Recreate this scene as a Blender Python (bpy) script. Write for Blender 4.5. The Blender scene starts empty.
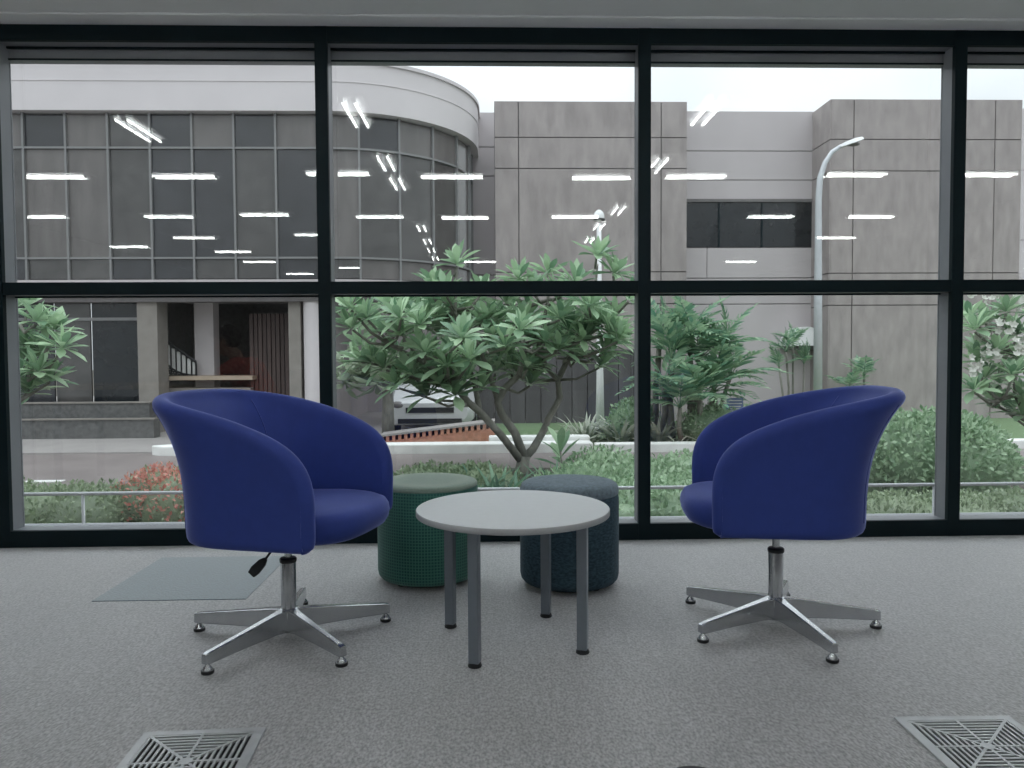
import bpy, bmesh, math, random
from mathutils import Vector, Matrix, noise
R = math.radians
PI = math.pi
random.seed(7)
scene = bpy.context.scene
col = scene.collection

# ------------------------------------------------------------------ camera
CAMH = 0.96
FPX = 760.0
PITCH, YAW, ROLL = R(2.2368), R(1.6255), R(0.3277)
cam_data = bpy.data.cameras.new('camera')
cam_data.sensor_fit = 'HORIZONTAL'
cam_data.sensor_width = 36.0
cam_data.lens = FPX * 36.0 / 1024.0
cam_data.clip_start = 0.05
cam_data.clip_end = 300
cam = bpy.data.objects.new('camera', cam_data)
col.objects.link(cam)
fw = Vector((math.sin(YAW) * math.cos(PITCH), math.cos(YAW) * math.cos(PITCH), -math.sin(PITCH)))
rt0 = Vector((math.cos(YAW), -math.sin(YAW), 0))
dn0 = fw.cross(rt0)
rt = rt0 * math.cos(ROLL) + dn0 * math.sin(ROLL)
dn = -rt0 * math.sin(ROLL) + dn0 * math.cos(ROLL)
cam.matrix_world = Matrix(((rt.x, -dn.x, -fw.x, 0), (rt.y, -dn.y, -fw.y, 0), (rt.z, -dn.z, -fw.z, CAMH), (0, 0, 0, 1)))
scene.camera = cam


def at(u, v, Y):
    """world point seen at photo pixel (u, v) at distance Y along the room's depth axis"""
    d = rt * ((u - 512) / FPX) + dn * ((v - 384) / FPX) + fw
    return Vector((0, 0, CAMH)) + d * (Y / d.y)


# ------------------------------------------------------------------ world: overcast sky
world = bpy.data.worlds.new('overcast_sky')
scene.world = world
world.use_nodes = True
wn = world.node_tree
wn.nodes.clear()
o_ = wn.nodes.new('ShaderNodeOutputWorld')
bg = wn.nodes.new('ShaderNodeBackground')
tc = wn.nodes.new('ShaderNodeTexCoord')
sx = wn.nodes.new('ShaderNodeSeparateXYZ')
wn.links.new(tc.outputs['Generated'], sx.inputs[0])
mx = wn.nodes.new('ShaderNodeMath'); mx.operation = 'MAXIMUM'; mx.inputs[1].default_value = 0.0
wn.links.new(sx.outputs['Z'], mx.inputs[0])
mp_ = wn.nodes.new('ShaderNodeMath'); mp_.operation = 'POWER'; mp_.inputs[1].default_value = 1.2
wn.links.new(mx.outputs[0], mp_.inputs[0])
ma = wn.nodes.new('ShaderNodeMath'); ma.operation = 'MULTIPLY_ADD'       # rainy overcast: brightest overhead, dimmer to the horizon
ma.inputs[1].default_value = 0.77; ma.inputs[2].default_value = 0.23
wn.links.new(mp_.outputs[0], ma.inputs[0])
nz = wn.nodes.new('ShaderNodeTexNoise'); nz.inputs['Scale'].default_value = 3.2; nz.inputs['Detail'].default_value = 3.0
wn.links.new(tc.outputs['Generated'], nz.inputs['Vector'])
mr = wn.nodes.new('ShaderNodeMapRange'); mr.inputs['From Min'].default_value = 0.3; mr.inputs['From Max'].default_value = 0.7
mr.inputs['To Min'].default_value = 0.82; mr.inputs['To Max'].default_value = 1.12
wn.links.new(nz.outputs['Fac'], mr.inputs['Value'])
mm = wn.nodes.new('ShaderNodeMath'); mm.operation = 'MULTIPLY'
wn.links.new(ma.outputs[0], mm.inputs[0]); wn.links.new(mr.outputs['Result'], mm.inputs[1])
SKY = 2.58
mk = wn.nodes.new('ShaderNodeMath'); mk.operation = 'MULTIPLY'; mk.inputs[1].default_value = SKY
wn.links.new(mm.outputs[0], mk.inputs[0])
bg.inputs['Color'].default_value = (0.87, 0.955, 1.0, 1)
wn.links.new(mk.outputs[0], bg.inputs['Strength'])
wn.links.new(bg.outputs[0], o_.inputs[0])
TUBE_POWER = 19.0          # emission of the fluorescent tubes in the ceiling lights

vs = scene.view_settings
vs.view_transform = 'Standard'
vs.look = 'None'
vs.exposure = 0.25
vs.gamma = 1.0
vs.use_curve_mapping = False


# ------------------------------------------------------------------ materials
def nd(t, kind, **kw):
    n = t.nodes.new(kind)
    for k, v in kw.items():
        setattr(n, k, v)
    return n


def mat(name, c, rough=0.6, metal=0.0, var=0.0, scale=8.0, stretch=(1, 1, 1), bump=0.0, bscale=None, spec=0.5, sheen=0.0, coat=0.0, detail=4.0):
    m = bpy.data.materials.new(name)
    m.use_nodes = True
    t = m.node_tree
    b = t.nodes['Principled BSDF']
    b.inputs['Base Color'].default_value = (*c, 1)
    b.inputs['Roughness'].default_value = rough
    b.inputs['Metallic'].default_value = metal
    b.inputs['Specular IOR Level'].default_value = spec
    if sheen:
        b.inputs['Sheen Weight'].default_value = sheen
        b.inputs['Sheen Roughness'].default_value = 0.32
        b.inputs['Sheen Tint'].default_value = (*[min(1, 0.35 + 1.9 * q) for q in c], 1)
    if coat:
        b.inputs['Coat Weight'].default_value = coat
    if var or bump:
        tcn = nd(t, 'ShaderNodeTexCoord')
        mp = nd(t, 'ShaderNodeMapping')
        mp.inputs['Scale'].default_value = stretch
        t.links.new(tcn.outputs['Object'], mp.inputs[0])
    if var:
        n = nd(t, 'ShaderNodeTexNoise')
        n.inputs['Scale'].default_value = scale
        n.inputs['Detail'].default_value = detail
        t.links.new(mp.outputs[0], n.inputs['Vector'])
        r = nd(t, 'ShaderNodeMapRange')
        r.inputs['From Min'].default_value = 0.3
        r.inputs['From Max'].default_value = 0.7
        r.inputs['To Min'].default_value = 1 - var
        r.inputs['To Max'].default_value = 1 + var
        t.links.new(n.outputs['Fac'], r.inputs['Value'])
        x = nd(t, 'ShaderNodeVectorMath', operation='SCALE')
        x.inputs[0].default_value = c
        t.links.new(r.outputs['Result'], x.inputs['Scale'])
        t.links.new(x.outputs[0], b.inputs['Base Color'])
    if bump:
        n2 = nd(t, 'ShaderNodeTexNoise')
        n2.inputs['Scale'].default_value = bscale or scale * 4
        n2.inputs['Detail'].default_value = 3
        t.links.new(mp.outputs[0], n2.inputs['Vector'])
        bp = nd(t, 'ShaderNodeBump')
        bp.inputs['Strength'].default_value = bump
        bp.inputs['Distance'].default_value = 0.01
        t.links.new(n2.outputs['Fac'], bp.inputs['Height'])
        t.links.new(bp.outputs[0], b.inputs['Normal'])
    return m


def leaf_mat(name, dark, light, trans=0.25, rough=0.38):
    m = bpy.data.materials.new(name)
    m.use_nodes = True
    t = m.node_tree
    b = t.nodes['Principled BSDF']
    out = t.nodes['Material Output']
    b.inputs['Roughness'].default_value = rough
    oi = nd(t, 'ShaderNodeObjectInfo')
    ge = nd(t, 'ShaderNodeNewGeometry')
    ad = nd(t, 'ShaderNodeMath', operation='ADD')
    t.links.new(oi.outputs['Random'], ad.inputs[0])
    t.links.new(ge.outputs['Random Per Island'], ad.inputs[1])
    fr = nd(t, 'ShaderNodeMath', operation='FRACT')
    t.links.new(ad.outputs[0], fr.inputs[0])
    cr = nd(t, 'ShaderNodeValToRGB')
    cr.color_ramp.elements[0].color = (*dark, 1)
    cr.color_ramp.elements[1].color = (*light, 1)
    t.links.new(fr.outputs[0], cr.inputs[0])
    t.links.new(cr.outputs[0], b.inputs['Base Color'])
    tr = nd(t, 'ShaderNodeBsdfTranslucent')
    t.links.new(cr.outputs[0], tr.inputs['Color'])
    ms = nd(t, 'ShaderNodeMixShader')
    ms.inputs[0].default_value = trans
    t.links.new(b.outputs[0], ms.inputs[1])
    t.links.new(tr.outputs[0], ms.inputs[2])
    t.links.new(ms.outputs[0], out.inputs['Surface'])
    return m


def carpet_mat(name, c, var):
    m = bpy.data.materials.new(name)
    m.use_nodes = True
    t = m.node_tree
    b = t.nodes['Principled BSDF']
    b.inputs['Roughness'].default_value = 0.5
    b.inputs['Specular IOR Level'].default_value = 0.85
    b.inputs['Sheen Weight'].default_value = 1.0
    b.inputs['Sheen Roughness'].default_value = 0.5
    tcn = nd(t, 'ShaderNodeTexCoord')
    sep = nd(t, 'ShaderNodeSeparateXYZ')
    t.links.new(tcn.outputs['Object'], sep.inputs[0])
    # tufts in short staggered dashes
    mp = nd(t, 'ShaderNodeMapping'); mp.inputs['Scale'].default_value = (150, 75, 1)
    t.links.new(tcn.outputs['Object'], mp.inputs[0])
    n1 = nd(t, 'ShaderNodeTexNoise'); n1.inputs['Scale'].default_value = 1.0; n1.inputs['Detail'].default_value = 1.5
    t.links.new(mp.outputs[0], n1.inputs['Vector'])
    mp2 = nd(t, 'ShaderNodeMapping'); mp2.inputs['Scale'].default_value = (60, 5, 1)
    t.links.new(tcn.outputs['Object'], mp2.inputs[0])
    n2 = nd(t, 'ShaderNodeTexNoise'); n2.inputs['Scale'].default_value = 1.0; n2.inputs['Detail'].default_value = 2
    t.links.new(mp2.outputs[0], n2.inputs['Vector'])
    n3 = nd(t, 'ShaderNodeTexNoise'); n3.inputs['Scale'].default_value = 2.2; n3.inputs['Detail'].default_value = 3
    t.links.new(tcn.outputs['Object'], n3.inputs['Vector'])

    def mr_(src, lo, hi):
        r = nd(t, 'ShaderNodeMapRange')
        r.inputs['From Min'].default_value = 0.3; r.inputs['From Max'].default_value = 0.7
        r.inputs['To Min'].default_value = lo; r.inputs['To Max'].default_value = hi
        t.links.new(src, r.inputs['Value'])
        return r.outputs['Result']
    a = nd(t, 'ShaderNodeMath', operation='MULTIPLY')
    t.links.new(mr_(n1.outputs['Fac'], 1 - var, 1 + var), a.inputs[0])
    t.links.new(mr_(n2.outputs['Fac'], 0.9, 1.1), a.inputs[1])
    a2 = nd(t, 'ShaderNodeMath', operation='MULTIPLY')
    t.links.new(a.outputs[0], a2.inputs[0])
    t.links.new(mr_(n3.outputs['Fac'], 0.95, 1.05), a2.inputs[1])
    x = nd(t, 'ShaderNodeVectorMath', operation='SCALE')
    x.inputs[0].default_value = c
    t.links.new(a2.outputs[0], x.inputs['Scale'])
    t.links.new(x.outputs[0], b.inputs['Base Color'])
    bp = nd(t, 'ShaderNodeBump'); bp.inputs['Strength'].default_value = 0.5; bp.inputs['Distance'].default_value = 0.004
    t.links.new(n1.outputs['Fac'], bp.inputs['Height'])
    t.links.new(bp.outputs[0], b.inputs['Normal'])
    return m


def weave_mat(name, c, c2, pitch, radius, rough=0.9, amount=1.0, noise_var=0.0):
    """woven grid running round a drum (object space, z up)"""
    m = bpy.data.materials.new(name)
    m.use_nodes = True
    t = m.node_tree
    b = t.nodes['Principled BSDF']
    b.inputs['Roughness'].default_value = rough
    b.inputs['Specular IOR Level'].default_value = 0.2
    b.inputs['Sheen Weight'].default_value = 0.25
    tcn = nd(t, 'ShaderNodeTexCoord')
    s = nd(t, 'ShaderNodeSeparateXYZ')
    t.links.new(tcn.outputs['Object'], s.inputs[0])
    an = nd(t, 'ShaderNodeMath', operation='ARCTAN2')
    t.links.new(s.outputs['Y'], an.inputs[0]); t.links.new(s.outputs['X'], an.inputs[1])

    def wave(src, k):
        p = nd(t, 'ShaderNodeMath', operation='MULTIPLY'); p.inputs[1].default_value = k
        t.links.new(src, p.inputs[0])
        q = nd(t, 'ShaderNodeMath', operation='SINE')
        t.links.new(p.outputs[0], q.inputs[0])
        r = nd(t, 'ShaderNodeMapRange')
        r.inputs['From Min'].default_value = 0.1; r.inputs['From Max'].default_value = 0.95
        t.links.new(q.outputs[0], r.inputs['Value'])
        return r.outputs['Result']
    w1 = wave(an.outputs[0], round(2 * PI * radius / pitch))
    w2 = wave(s.outputs['Z'], 2 * PI / pitch)
    mxn = nd(t, 'ShaderNodeMath', operation='MAXIMUM')
    t.links.new(w1, mxn.inputs[0]); t.links.new(w2, mxn.inputs[1])
    n = nd(t, 'ShaderNodeTexNoise'); n.inputs['Scale'].default_value = 90; n.inputs['Detail'].default_value = 3
    mpn = nd(t, 'ShaderNodeMapping'); mpn.inputs['Scale'].default_value = (1, 1, 2.5)
    t.links.new(tcn.outputs['Object'], mpn.inputs[0]); t.links.new(mpn.outputs[0], n.inputs['Vector'])
    mu = nd(t, 'ShaderNodeMath', operation='MULTIPLY'); mu.inputs[1].default_value = amount
    t.links.new(mxn.outputs[0], mu.inputs[0])
    ad = nd(t, 'ShaderNodeMath', operation='MULTIPLY_ADD'); ad.inputs[1].default_value = noise_var
    t.links.new(n.outputs['Fac'], ad.inputs[0]); t.links.new(mu.outputs[0], ad.inputs[2])
    mixc = nd(t, 'ShaderNodeMix', data_type='RGBA')
    mixc.inputs['A'].default_value = (*c, 1); mixc.inputs['B'].default_value = (*c2, 1)
    t.links.new(ad.outputs[0], mixc.inputs['Factor'])
    t.links.new(mixc.outputs['Result'], b.inputs['Base Color'])
    bp = nd(t, 'ShaderNodeBump'); bp.inputs['Strength'].default_value = 0.35; bp.inputs['Distance'].default_value = 0.003
    t.links.new(ad.outputs[0], bp.inputs['Height'])
    t.links.new(bp.outputs[0], b.inputs['Normal'])
    return m


def glass_mat(name, f0=0.045, tint=(0.995, 0.995, 0.995)):
    m = bpy.data.materials.new(name)
    m.use_nodes = True
    t = m.node_tree
    t.nodes.remove(t.nodes['Principled BSDF'])
    out = t.nodes['Material Output']
    lw = nd(t, 'ShaderNodeLayerWeight'); lw.inputs['Blend'].default_value = 0.5
    pw = nd(t, 'ShaderNodeMath', operation='POWER'); pw.inputs[1].default_value = 5
    t.links.new(lw.outputs['Facing'], pw.inputs[0])
    fm = nd(t, 'ShaderNodeMath', operation='MULTIPLY_ADD'); fm.inputs[1].default_value = 1 - f0; fm.inputs[2].default_value = f0
    t.links.new(pw.outputs[0], fm.inputs[0])
    tr = nd(t, 'ShaderNodeBsdfTransparent'); tr.inputs['Color'].default_value = (*tint, 1)
    gl = nd(t, 'ShaderNodeBsdfGlossy'); gl.inputs['Roughness'].default_value = 0.0
    gl.inputs['Color'].default_value = (1, 1, 1, 1)
    ms = nd(t, 'ShaderNodeMixShader')
    t.links.new(fm.outputs[0], ms.inputs[0]); t.links.new(tr.outputs[0], ms.inputs[1]); t.links.new(gl.outputs[0], ms.inputs[2])
    t.links.new(ms.outputs[0], out.inputs['Surface'])
    return m


def emit_mat(name, c, s):
    m = bpy.data.materials.new(name)
    m.use_nodes = True
    t = m.node_tree
    b = t.nodes['Principled BSDF']
    b.inputs['Base Color'].default_value = (*c, 1)
    b.inputs['Emission Color'].default_value = (*c, 1)
    b.inputs['Emission Strength'].default_value = s
    return m


M = {}
M['carpet'] = carpet_mat('grey_carpet', (0.305, 0.296, 0.3), 0.55)
M['carpet_blue'] = carpet_mat('blue_carpet', (0.105, 0.165, 0.195), 0.35)
M['ceiling'] = mat('ceiling_paint', (0.86, 0.87, 0.88), 0.8, var=0.03, scale=3)
M['wall'] = mat('wall_paint', (0.5, 0.5, 0.5), 0.8, var=0.03, scale=2)
M['frame'] = mat('dark_frame_paint', (0.005, 0.014, 0.018), 0.5, var=0.1, scale=5, spec=0.15)
M['frame_side'] = mat('grey_frame_aluminium', (0.24, 0.25, 0.27), 0.42, var=0.05, scale=6)
M['glass'] = glass_mat('window_glass')
M['fabric'] = mat('blue_upholstery', (0.023, 0.047, 0.25), 0.7, var=0.05, scale=25, bump=0.05, bscale=700, spec=0.4, sheen=1.0)
M['chrome'] = mat('polished_aluminium', (0.56, 0.57, 0.585), 0.22, metal=1.0, var=0.04, scale=20)
M['black'] = mat('black_plastic', (0.012, 0.013, 0.015), 0.45, var=0.1, scale=30)
M['table'] = mat('grey_laminate', (0.68, 0.695, 0.72), 0.42, var=0.02, scale=40)
M['table_edge'] = mat('grey_table_edge', (0.4, 0.405, 0.42), 0.5, var=0.02, scale=40)
M['leg'] = mat('grey_powder_coat', (0.2, 0.225, 0.26), 0.3, metal=0.4, var=0.03, scale=40)
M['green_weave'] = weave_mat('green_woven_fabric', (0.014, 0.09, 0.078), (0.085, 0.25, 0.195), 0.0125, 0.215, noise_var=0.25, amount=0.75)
M['green_lit_top'] = weave_mat('green_woven_lit_top', (0.16, 0.25, 0.21), (0.36, 0.4, 0.33), 0.006, 0.2, noise_var=0.6, amount=0.3)  # same weave, lightened: window light on the top is put into the colour
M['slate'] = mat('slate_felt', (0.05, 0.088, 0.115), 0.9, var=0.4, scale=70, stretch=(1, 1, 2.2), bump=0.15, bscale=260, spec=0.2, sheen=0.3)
M['slate_lit_top'] = mat('slate_felt_lit_top', (0.17, 0.215, 0.25), 0.9, var=0.25, scale=70, bump=0.15, bscale=260, spec=0.2, sheen=0.3)  # same felt in a lighter tone; light falling on the top painted in
M['vent'] = mat('vent_aluminium', (0.55, 0.56, 0.57), 0.4, metal=0.3, var=0.06, scale=30)
M['dark'] = mat('duct_shade_black', (0.006, 0.007, 0.008), 0.9, var=0.1, scale=10)
M['tube'] = emit_mat('fluorescent_tube', (0.95, 1.0, 0.98), TUBE_POWER)
M['white_metal'] = mat('white_enamel', (0.75, 0.75, 0.75), 0.35, var=0.02, scale=10)
# outside
M['concrete_grey'] = mat('grey_textured_concrete', (0.325, 0.29, 0.282), 0.85, var=0.16, scale=5, stretch=(1, 1, 0.35), bump=0.25, bscale=25, detail=8)
M['concrete_dark'] = mat('joint_concrete', (0.16, 0.15, 0.15), 0.9, var=0.1, scale=6)
M['concrete_pale'] = mat('pale_render', (0.49, 0.45, 0.455), 0.8, var=0.05, scale=1.5, stretch=(1, 1, 0.4))
M['parapet'] = mat('white_render', (0.6, 0.56, 0.565), 0.75, var=0.04, scale=1.2)
M['pane_a'] = mat('bronze_glass', (0.07, 0.067, 0.065), 0.12, var=0.25, scale=3, spec=0.7)
M['pane_b'] = mat('smoked_glass', (0.035, 0.036, 0.04), 0.1, var=0.25, scale=3, spec=0.7)
M['pane_c'] = mat('grey_blind_glass', (0.13, 0.12, 0.115), 0.2, var=0.2, scale=5, stretch=(1, 1, 0.2), spec=0.6)
M['pane_d'] = mat('dark_strip_glass', (0.012, 0.015, 0.018), 0.1, var=0.2, scale=3, spec=0.5)
M['mullion'] = mat('grey_mullion', (0.2, 0.2, 0.2), 0.5, var=0.05, scale=5)
M['stone'] = mat('beige_stone', (0.24, 0.22, 0.198), 0.7, var=0.12, scale=4)
M['granite'] = mat('wet_granite', (0.1, 0.1, 0.098), 0.5, var=0.3, scale=14)
M['asphalt'] = mat('wet_asphalt', (0.2, 0.172, 0.166), 0.55, var=0.14, scale=1.4, bump=0.1, bscale=60)
M['pavement'] = mat('pale_pavement', (0.3, 0.28, 0.27), 0.7, var=0.08, scale=2)
M['kerb'] = mat('white_kerb_paint', (0.72, 0.72, 0.7), 0.7, var=0.1, scale=3)
M['soil'] = mat('wet_soil', (0.09, 0.08, 0.065), 0.9, var=0.3, scale=6, bump=0.3)
M['lawn'] = mat('lawn_green', (0.12, 0.19, 0.09), 0.9, var=0.3, scale=20, bump=0.4, bscale=120)
M['brick'] = mat('red_brick', (0.5, 0.23, 0.16), 0.8, var=0.2, scale=12, bump=0.15)
M['brick_dark'] = mat('dark_brick_joint', (0.1, 0.06, 0.055), 0.9, var=0.2, scale=12)
M['bark'] = mat('grey_bark', (0.19, 0.185, 0.16), 0.8, var=0.3, scale=14, stretch=(1, 1, 0.4), bump=0.3, bscale=40)
M['pole'] = mat('galvanised_pole', (0.5, 0.52, 0.54), 0.45, metal=0.3, var=0.05, scale=6)
M['car'] = mat('dimmed_white_car_paint', (0.5, 0.505, 0.51), 0.3, var=0.02, scale=3, coat=0.6)  # white dimmed to grey; shade under the overhang put into the colour
M['wood'] = mat('brown_slats', (0.075, 0.05, 0.045), 0.6, var=0.25, scale=6, stretch=(1, 1, 0.2))
M['dark_board'] = mat('dark_stained_board', (0.085, 0.08, 0.085), 0.75, var=0.25, scale=5, stretch=(1, 1, 0.15))
M['sign_blue'] = mat('blue_sign', (0.16, 0.22, 0.42), 0.5, var=0.04, scale=10)
M['leaf'] = leaf_mat('plumeria_leaf', (0.13, 0.25, 0.15), (0.48, 0.65, 0.42), 0.35)
M['leaf_b'] = leaf_mat('palm_leaf', (0.1, 0.24, 0.16), (0.4, 0.56, 0.36), 0.35)
M['leaf_hedge'] = leaf_mat('hedge_leaf', (0.17, 0.28, 0.16), (0.42, 0.56, 0.37), 0.35)
M['leaf_olive'] = leaf_mat('olive_leaf', (0.15, 0.21, 0.12), (0.34, 0.42, 0.27), 0.35)
M['leaf_pale'] = leaf_mat('variegated_leaf', (0.24, 0.29, 0.21), (0.62, 0.64, 0.56), 0.35)
M['leaf_strap'] = leaf_mat('strap_leaf', (0.06, 0.15, 0.1), (0.18, 0.32, 0.2), 0.35)
M['leaf_dry'] = leaf_mat('drooping_leaf', (0.2, 0.25, 0.18), (0.42, 0.5, 0.36), 0.35)
M['flower'] = leaf_mat('red_flower', (0.5, 0.16, 0.13), (0.75, 0.4, 0.32), 0.35)
M['petal'] = leaf_mat('white_petal', (0.6, 0.6, 0.55), (0.75, 0.75, 0.7), 0.3)
# person
M['skin'] = mat('skin', (0.46, 0.26, 0.18), 0.5, var=0.06, scale=12)
M['hair'] = mat('dark_hair', (0.012, 0.01, 0.009), 0.5, var=0.3, scale=60, stretch=(1, 1, 0.2), bump=0.3)
M['shirt'] = mat('red_shirt', (0.5, 0.075, 0.055), 0.85, var=0.1, scale=10)
M['jeans'] = mat('dark_trousers', (0.025, 0.03, 0.05), 0.85, var=0.15, scale=20)
M['eye'] = mat('eye_dark', (0.01, 0.008, 0.007), 0.2, var=0.1, scale=20)
M['lip'] = mat('lip', (0.4, 0.16, 0.13), 0.5, var=0.05, scale=20)
M['paper'] = mat('paper_white', (0.75, 0.75, 0.73), 0.8, var=0.03, scale=20)
M['desk_wood'] = mat('pale_desk_top', (0.42, 0.34, 0.26), 0.5, var=0.1, scale=6, stretch=(0.3, 3, 1))


# ------------------------------------------------------------------ mesh helpers
class MB:
    def __init__(self):
        self.v = []
        self.f = []

    def box(self, x0, x1, y0, y1, z0, z1):
        b = len(self.v)
        self.v += [(x, y, z) for z in (z0, z1) for y in (y0, y1) for x in (x0, x1)]
        for q in ((0, 2, 3, 1), (4, 5, 7, 6), (0, 1, 5, 4), (2, 6, 7, 3), (0, 4, 6, 2), (1, 3, 7, 5)):
            self.f.append(tuple(b + i for i in q))
        return self

    def hexa(self, pts):
        """8 points: bottom ring of 4 (counter-clockwise from above), top ring of 4"""
        b = len(self.v)
        self.v += [tuple(p) for p in pts]
        for q in ((3, 2, 1, 0), (4, 5, 6, 7), (0, 1, 5, 4), (1, 2, 6, 5), (2, 3, 7, 6), (3, 0, 4, 7)):
            self.f.append(tuple(b + i for i in q))
        return self

    def prism(self, poly, z0, z1):
        b = len(self.v)
        n = len(poly)
        self.v += [(p[0], p[1], z0) for p in poly] + [(p[0], p[1], z1) for p in poly]
        self.f.append(tuple(b + i for i in reversed(range(n))))
        self.f.append(tuple(b + n + i for i in range(n)))
        for i in range(n):
            j = (i + 1) % n
            self.f.append((b + i, b + j, b + n + j, b + n + i))
        return self

    def tube(self, pts, rad, n=8, caps=True):
        pts = [Vector(p) for p in pts]
        if not isinstance(rad, (list, tuple)):
            rad = [rad] * len(pts)
        b = len(self.v)
        prev = None
        for i, p in enumerate(pts):
            d = (pts[min(i + 1, len(pts) - 1)] - pts[max(i - 1, 0)])
            d = d.normalized() if d.length > 1e-9 else Vector((0, 0, 1))
            if prev is None:
                a = Vector((0, 0, 1)) if abs(d.z) < 0.9 else Vector((1, 0, 0))
                u = d.cross(a).normalized()
            else:
                u = prev - d * prev.dot(d)
                u = u.normalized() if u.length > 1e-6 else d.orthogonal().normalized()
            prev = u
            w = d.cross(u)
            for k in range(n):
                t = 2 * PI * k / n
                self.v.append(tuple(p + (u * math.cos(t) + w * math.sin(t)) * rad[i]))
        for i in range(len(pts) - 1):
            for k in range(n):
                k2 = (k + 1) % n
                self.f.append((b + i * n + k, b + i * n + k2, b + (i + 1) * n + k2, b + (i + 1) * n + k))
        if caps:
            self.f.append(tuple(b + k for k in reversed(range(n))))
            e = b + (len(pts) - 1) * n
            self.f.append(tuple(e + k for k in range(n)))
        return self

    def lathe(self, prof, n=32, c=(0, 0, 0)):
        """profile of (r, z) from bottom to top, closed with caps"""
        b = len(self.v)
        for r, z in prof:
            for k in range(n):
                t = 2 * PI * k / n
                self.v.append((c[0] + r * math.cos(t), c[1] + r * math.sin(t), c[2] + z))
        for i in range(len(prof) - 1):
            for k in range(n):
                k2 = (k + 1) % n
                self.f.append((b + i * n + k, b + i * n + k2, b + (i + 1) * n + k2, b + (i + 1) * n + k))
        self.f.append(tuple(b + k for k in reversed(range(n))))
        e = b + (len(prof) - 1) * n
        self.f.append(tuple(e + k for k in range(n)))
        return self

    def ball(self, c, r, n=12, m=8):
        c = Vector(c)
        r = Vector(r) if hasattr(r, '__len__') else Vector((r, r, r))
        b = len(self.v)
        self.v.append((c.x, c.y, c.z - r.z))
        for i in range(1, m):
            ph = -PI / 2 + PI * i / m
            for k in range(n):
                t = 2 * PI * k / n
                self.v.append((c.x + r.x * math.cos(ph) * math.cos(t), c.y + r.y * math.cos(ph) * math.sin(t), c.z + r.z * math.sin(ph)))
        self.v.append((c.x, c.y, c.z + r.z))
        e = len(self.v) - 1
        for k in range(n):
            k2 = (k + 1) % n
            self.f.append((b, b + 1 + k2, b + 1 + k))
            for i in range(m - 2):
                p = b + 1 + i * n
                self.f.append((p + k, p + k2, p + n + k2, p + n + k))
            p = b + 1 + (m - 2) * n
            self.f.append((p + k, p + k2, e))
        return self

    def capsule(self, a, c, ra, rc, n=12):
        a, c = Vector(a), Vector(c)
        d = (c - a).normalized()
        pts, rad = [], []
        for k in range(5):
            t = PI / 2 * (k + 0.15) / 5
            pts.append(a - d * ra * math.cos(t)); rad.append(ra * math.sin(t))
        pts.append(a); rad.append(ra)
        pts.append(c); rad.append(rc)
        for k in range(5):
            t = PI / 2 * (4 - k + 0.15) / 5
            pts.append(c + d * rc * math.cos(t)); rad.append(rc * math.sin(t))
        return self.tube(pts, rad, n)

    def add(self, verts, faces, mtx=None):
        b = len(self.v)
        if mtx is None:
            self.v += [tuple(p) for p in verts]
        else:
            self.v += [tuple(mtx @ Vector(p)) for p in verts]
        self.f += [tuple(b + i for i in q) for q in faces]
        return self

    def mesh(self, name, material, smooth=False, off=None):
        me = bpy.data.meshes.new(name)
        v = self.v if off is None else [(p[0] - off[0], p[1] - off[1], p[2] - off[2]) for p in self.v]
        me.from_pydata(v, [], self.f)
        me.materials.append(material)
        if smooth:
            me.polygons.foreach_set('use_smooth', [True] * len(me.polygons))
        me.update()
        return me

    def build(self, name, material, parent=None, smooth=False, world=False, bevel=0.0, auto=None):
        """parent given: local coordinates (or world coordinates with world=True); no parent: origin moved to the base"""
        loc = Vector((0, 0, 0))
        off = None
        if parent is None:
            xs, ys, zs = zip(*self.v)
            loc = Vector(((min(xs) + max(xs)) / 2, (min(ys) + max(ys)) / 2, min(zs)))
            off = loc
        elif world:
            off = Vector((0, 0, 0))
            p = parent
            while p is not None:
                off = off + p.location
                p = p.parent
        ob = bpy.data.objects.new(name, self.mesh(name, material, smooth, off))
        col.objects.link(ob)
        ob.location = loc
        ob.parent = parent
        if bevel:
            b = ob.modifiers.new('bevel', 'BEVEL')
            b.width = bevel
            b.segments = 2
            b.limit_method = 'ANGLE'
            b.angle_limit = R(40)
        if auto:
            smooth_angle(ob, auto)
        return ob


def smooth_angle(ob, deg):
    me = ob.data
    me.polygons.foreach_set('use_smooth', [True] * len(me.polygons))
    bm = bmesh.new(); bm.from_mesh(me)
    for e in bm.edges:
        if len(e.link_faces) == 2 and e.calc_face_angle(0) > R(deg):
            e.smooth = False
    bm.to_mesh(me); bm.free()


def tag(o, label=None, cat=None, group=None, kind=None):
    if label: o['label'] = label
    if cat: o['category'] = cat
    if group: o['group'] = group
    if kind: o['kind'] = kind
    return o


def thing(name, label=None, cat=None, loc=(0, 0, 0), rotz=0.0, group=None, kind=None):
    o = bpy.data.objects.new(name, None)
    o.empty_display_size = 0.1
    col.objects.link(o)
    o.location = loc
    o.rotation_euler = (0, 0, rotz)
    return tag(o, label, cat, group, kind)


def link_copy(src, parent):
    c = src.copy()
    col.objects.link(c)
    c.parent = parent
    return c


def copy_tree(o, parent=None):
    kids = [x for x in col.objects if x.parent == o]
    c = link_copy(o, parent)
    for k in kids:
        copy_tree(k, c)
    return c


def obj_mesh(name, me, parent, mtx=None):
    o = bpy.data.objects.new(name, me)
    col.objects.link(o)
    o.parent = parent
    if mtx is not None:
        o.matrix_basis = mtx
    return o


def struct(name, mb, m, label=None, smooth=False, bevel=0.0):
    o = mb.build(name, m, None, smooth, bevel=bevel)
    return tag(o, label, None, None, 'structure')


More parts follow.
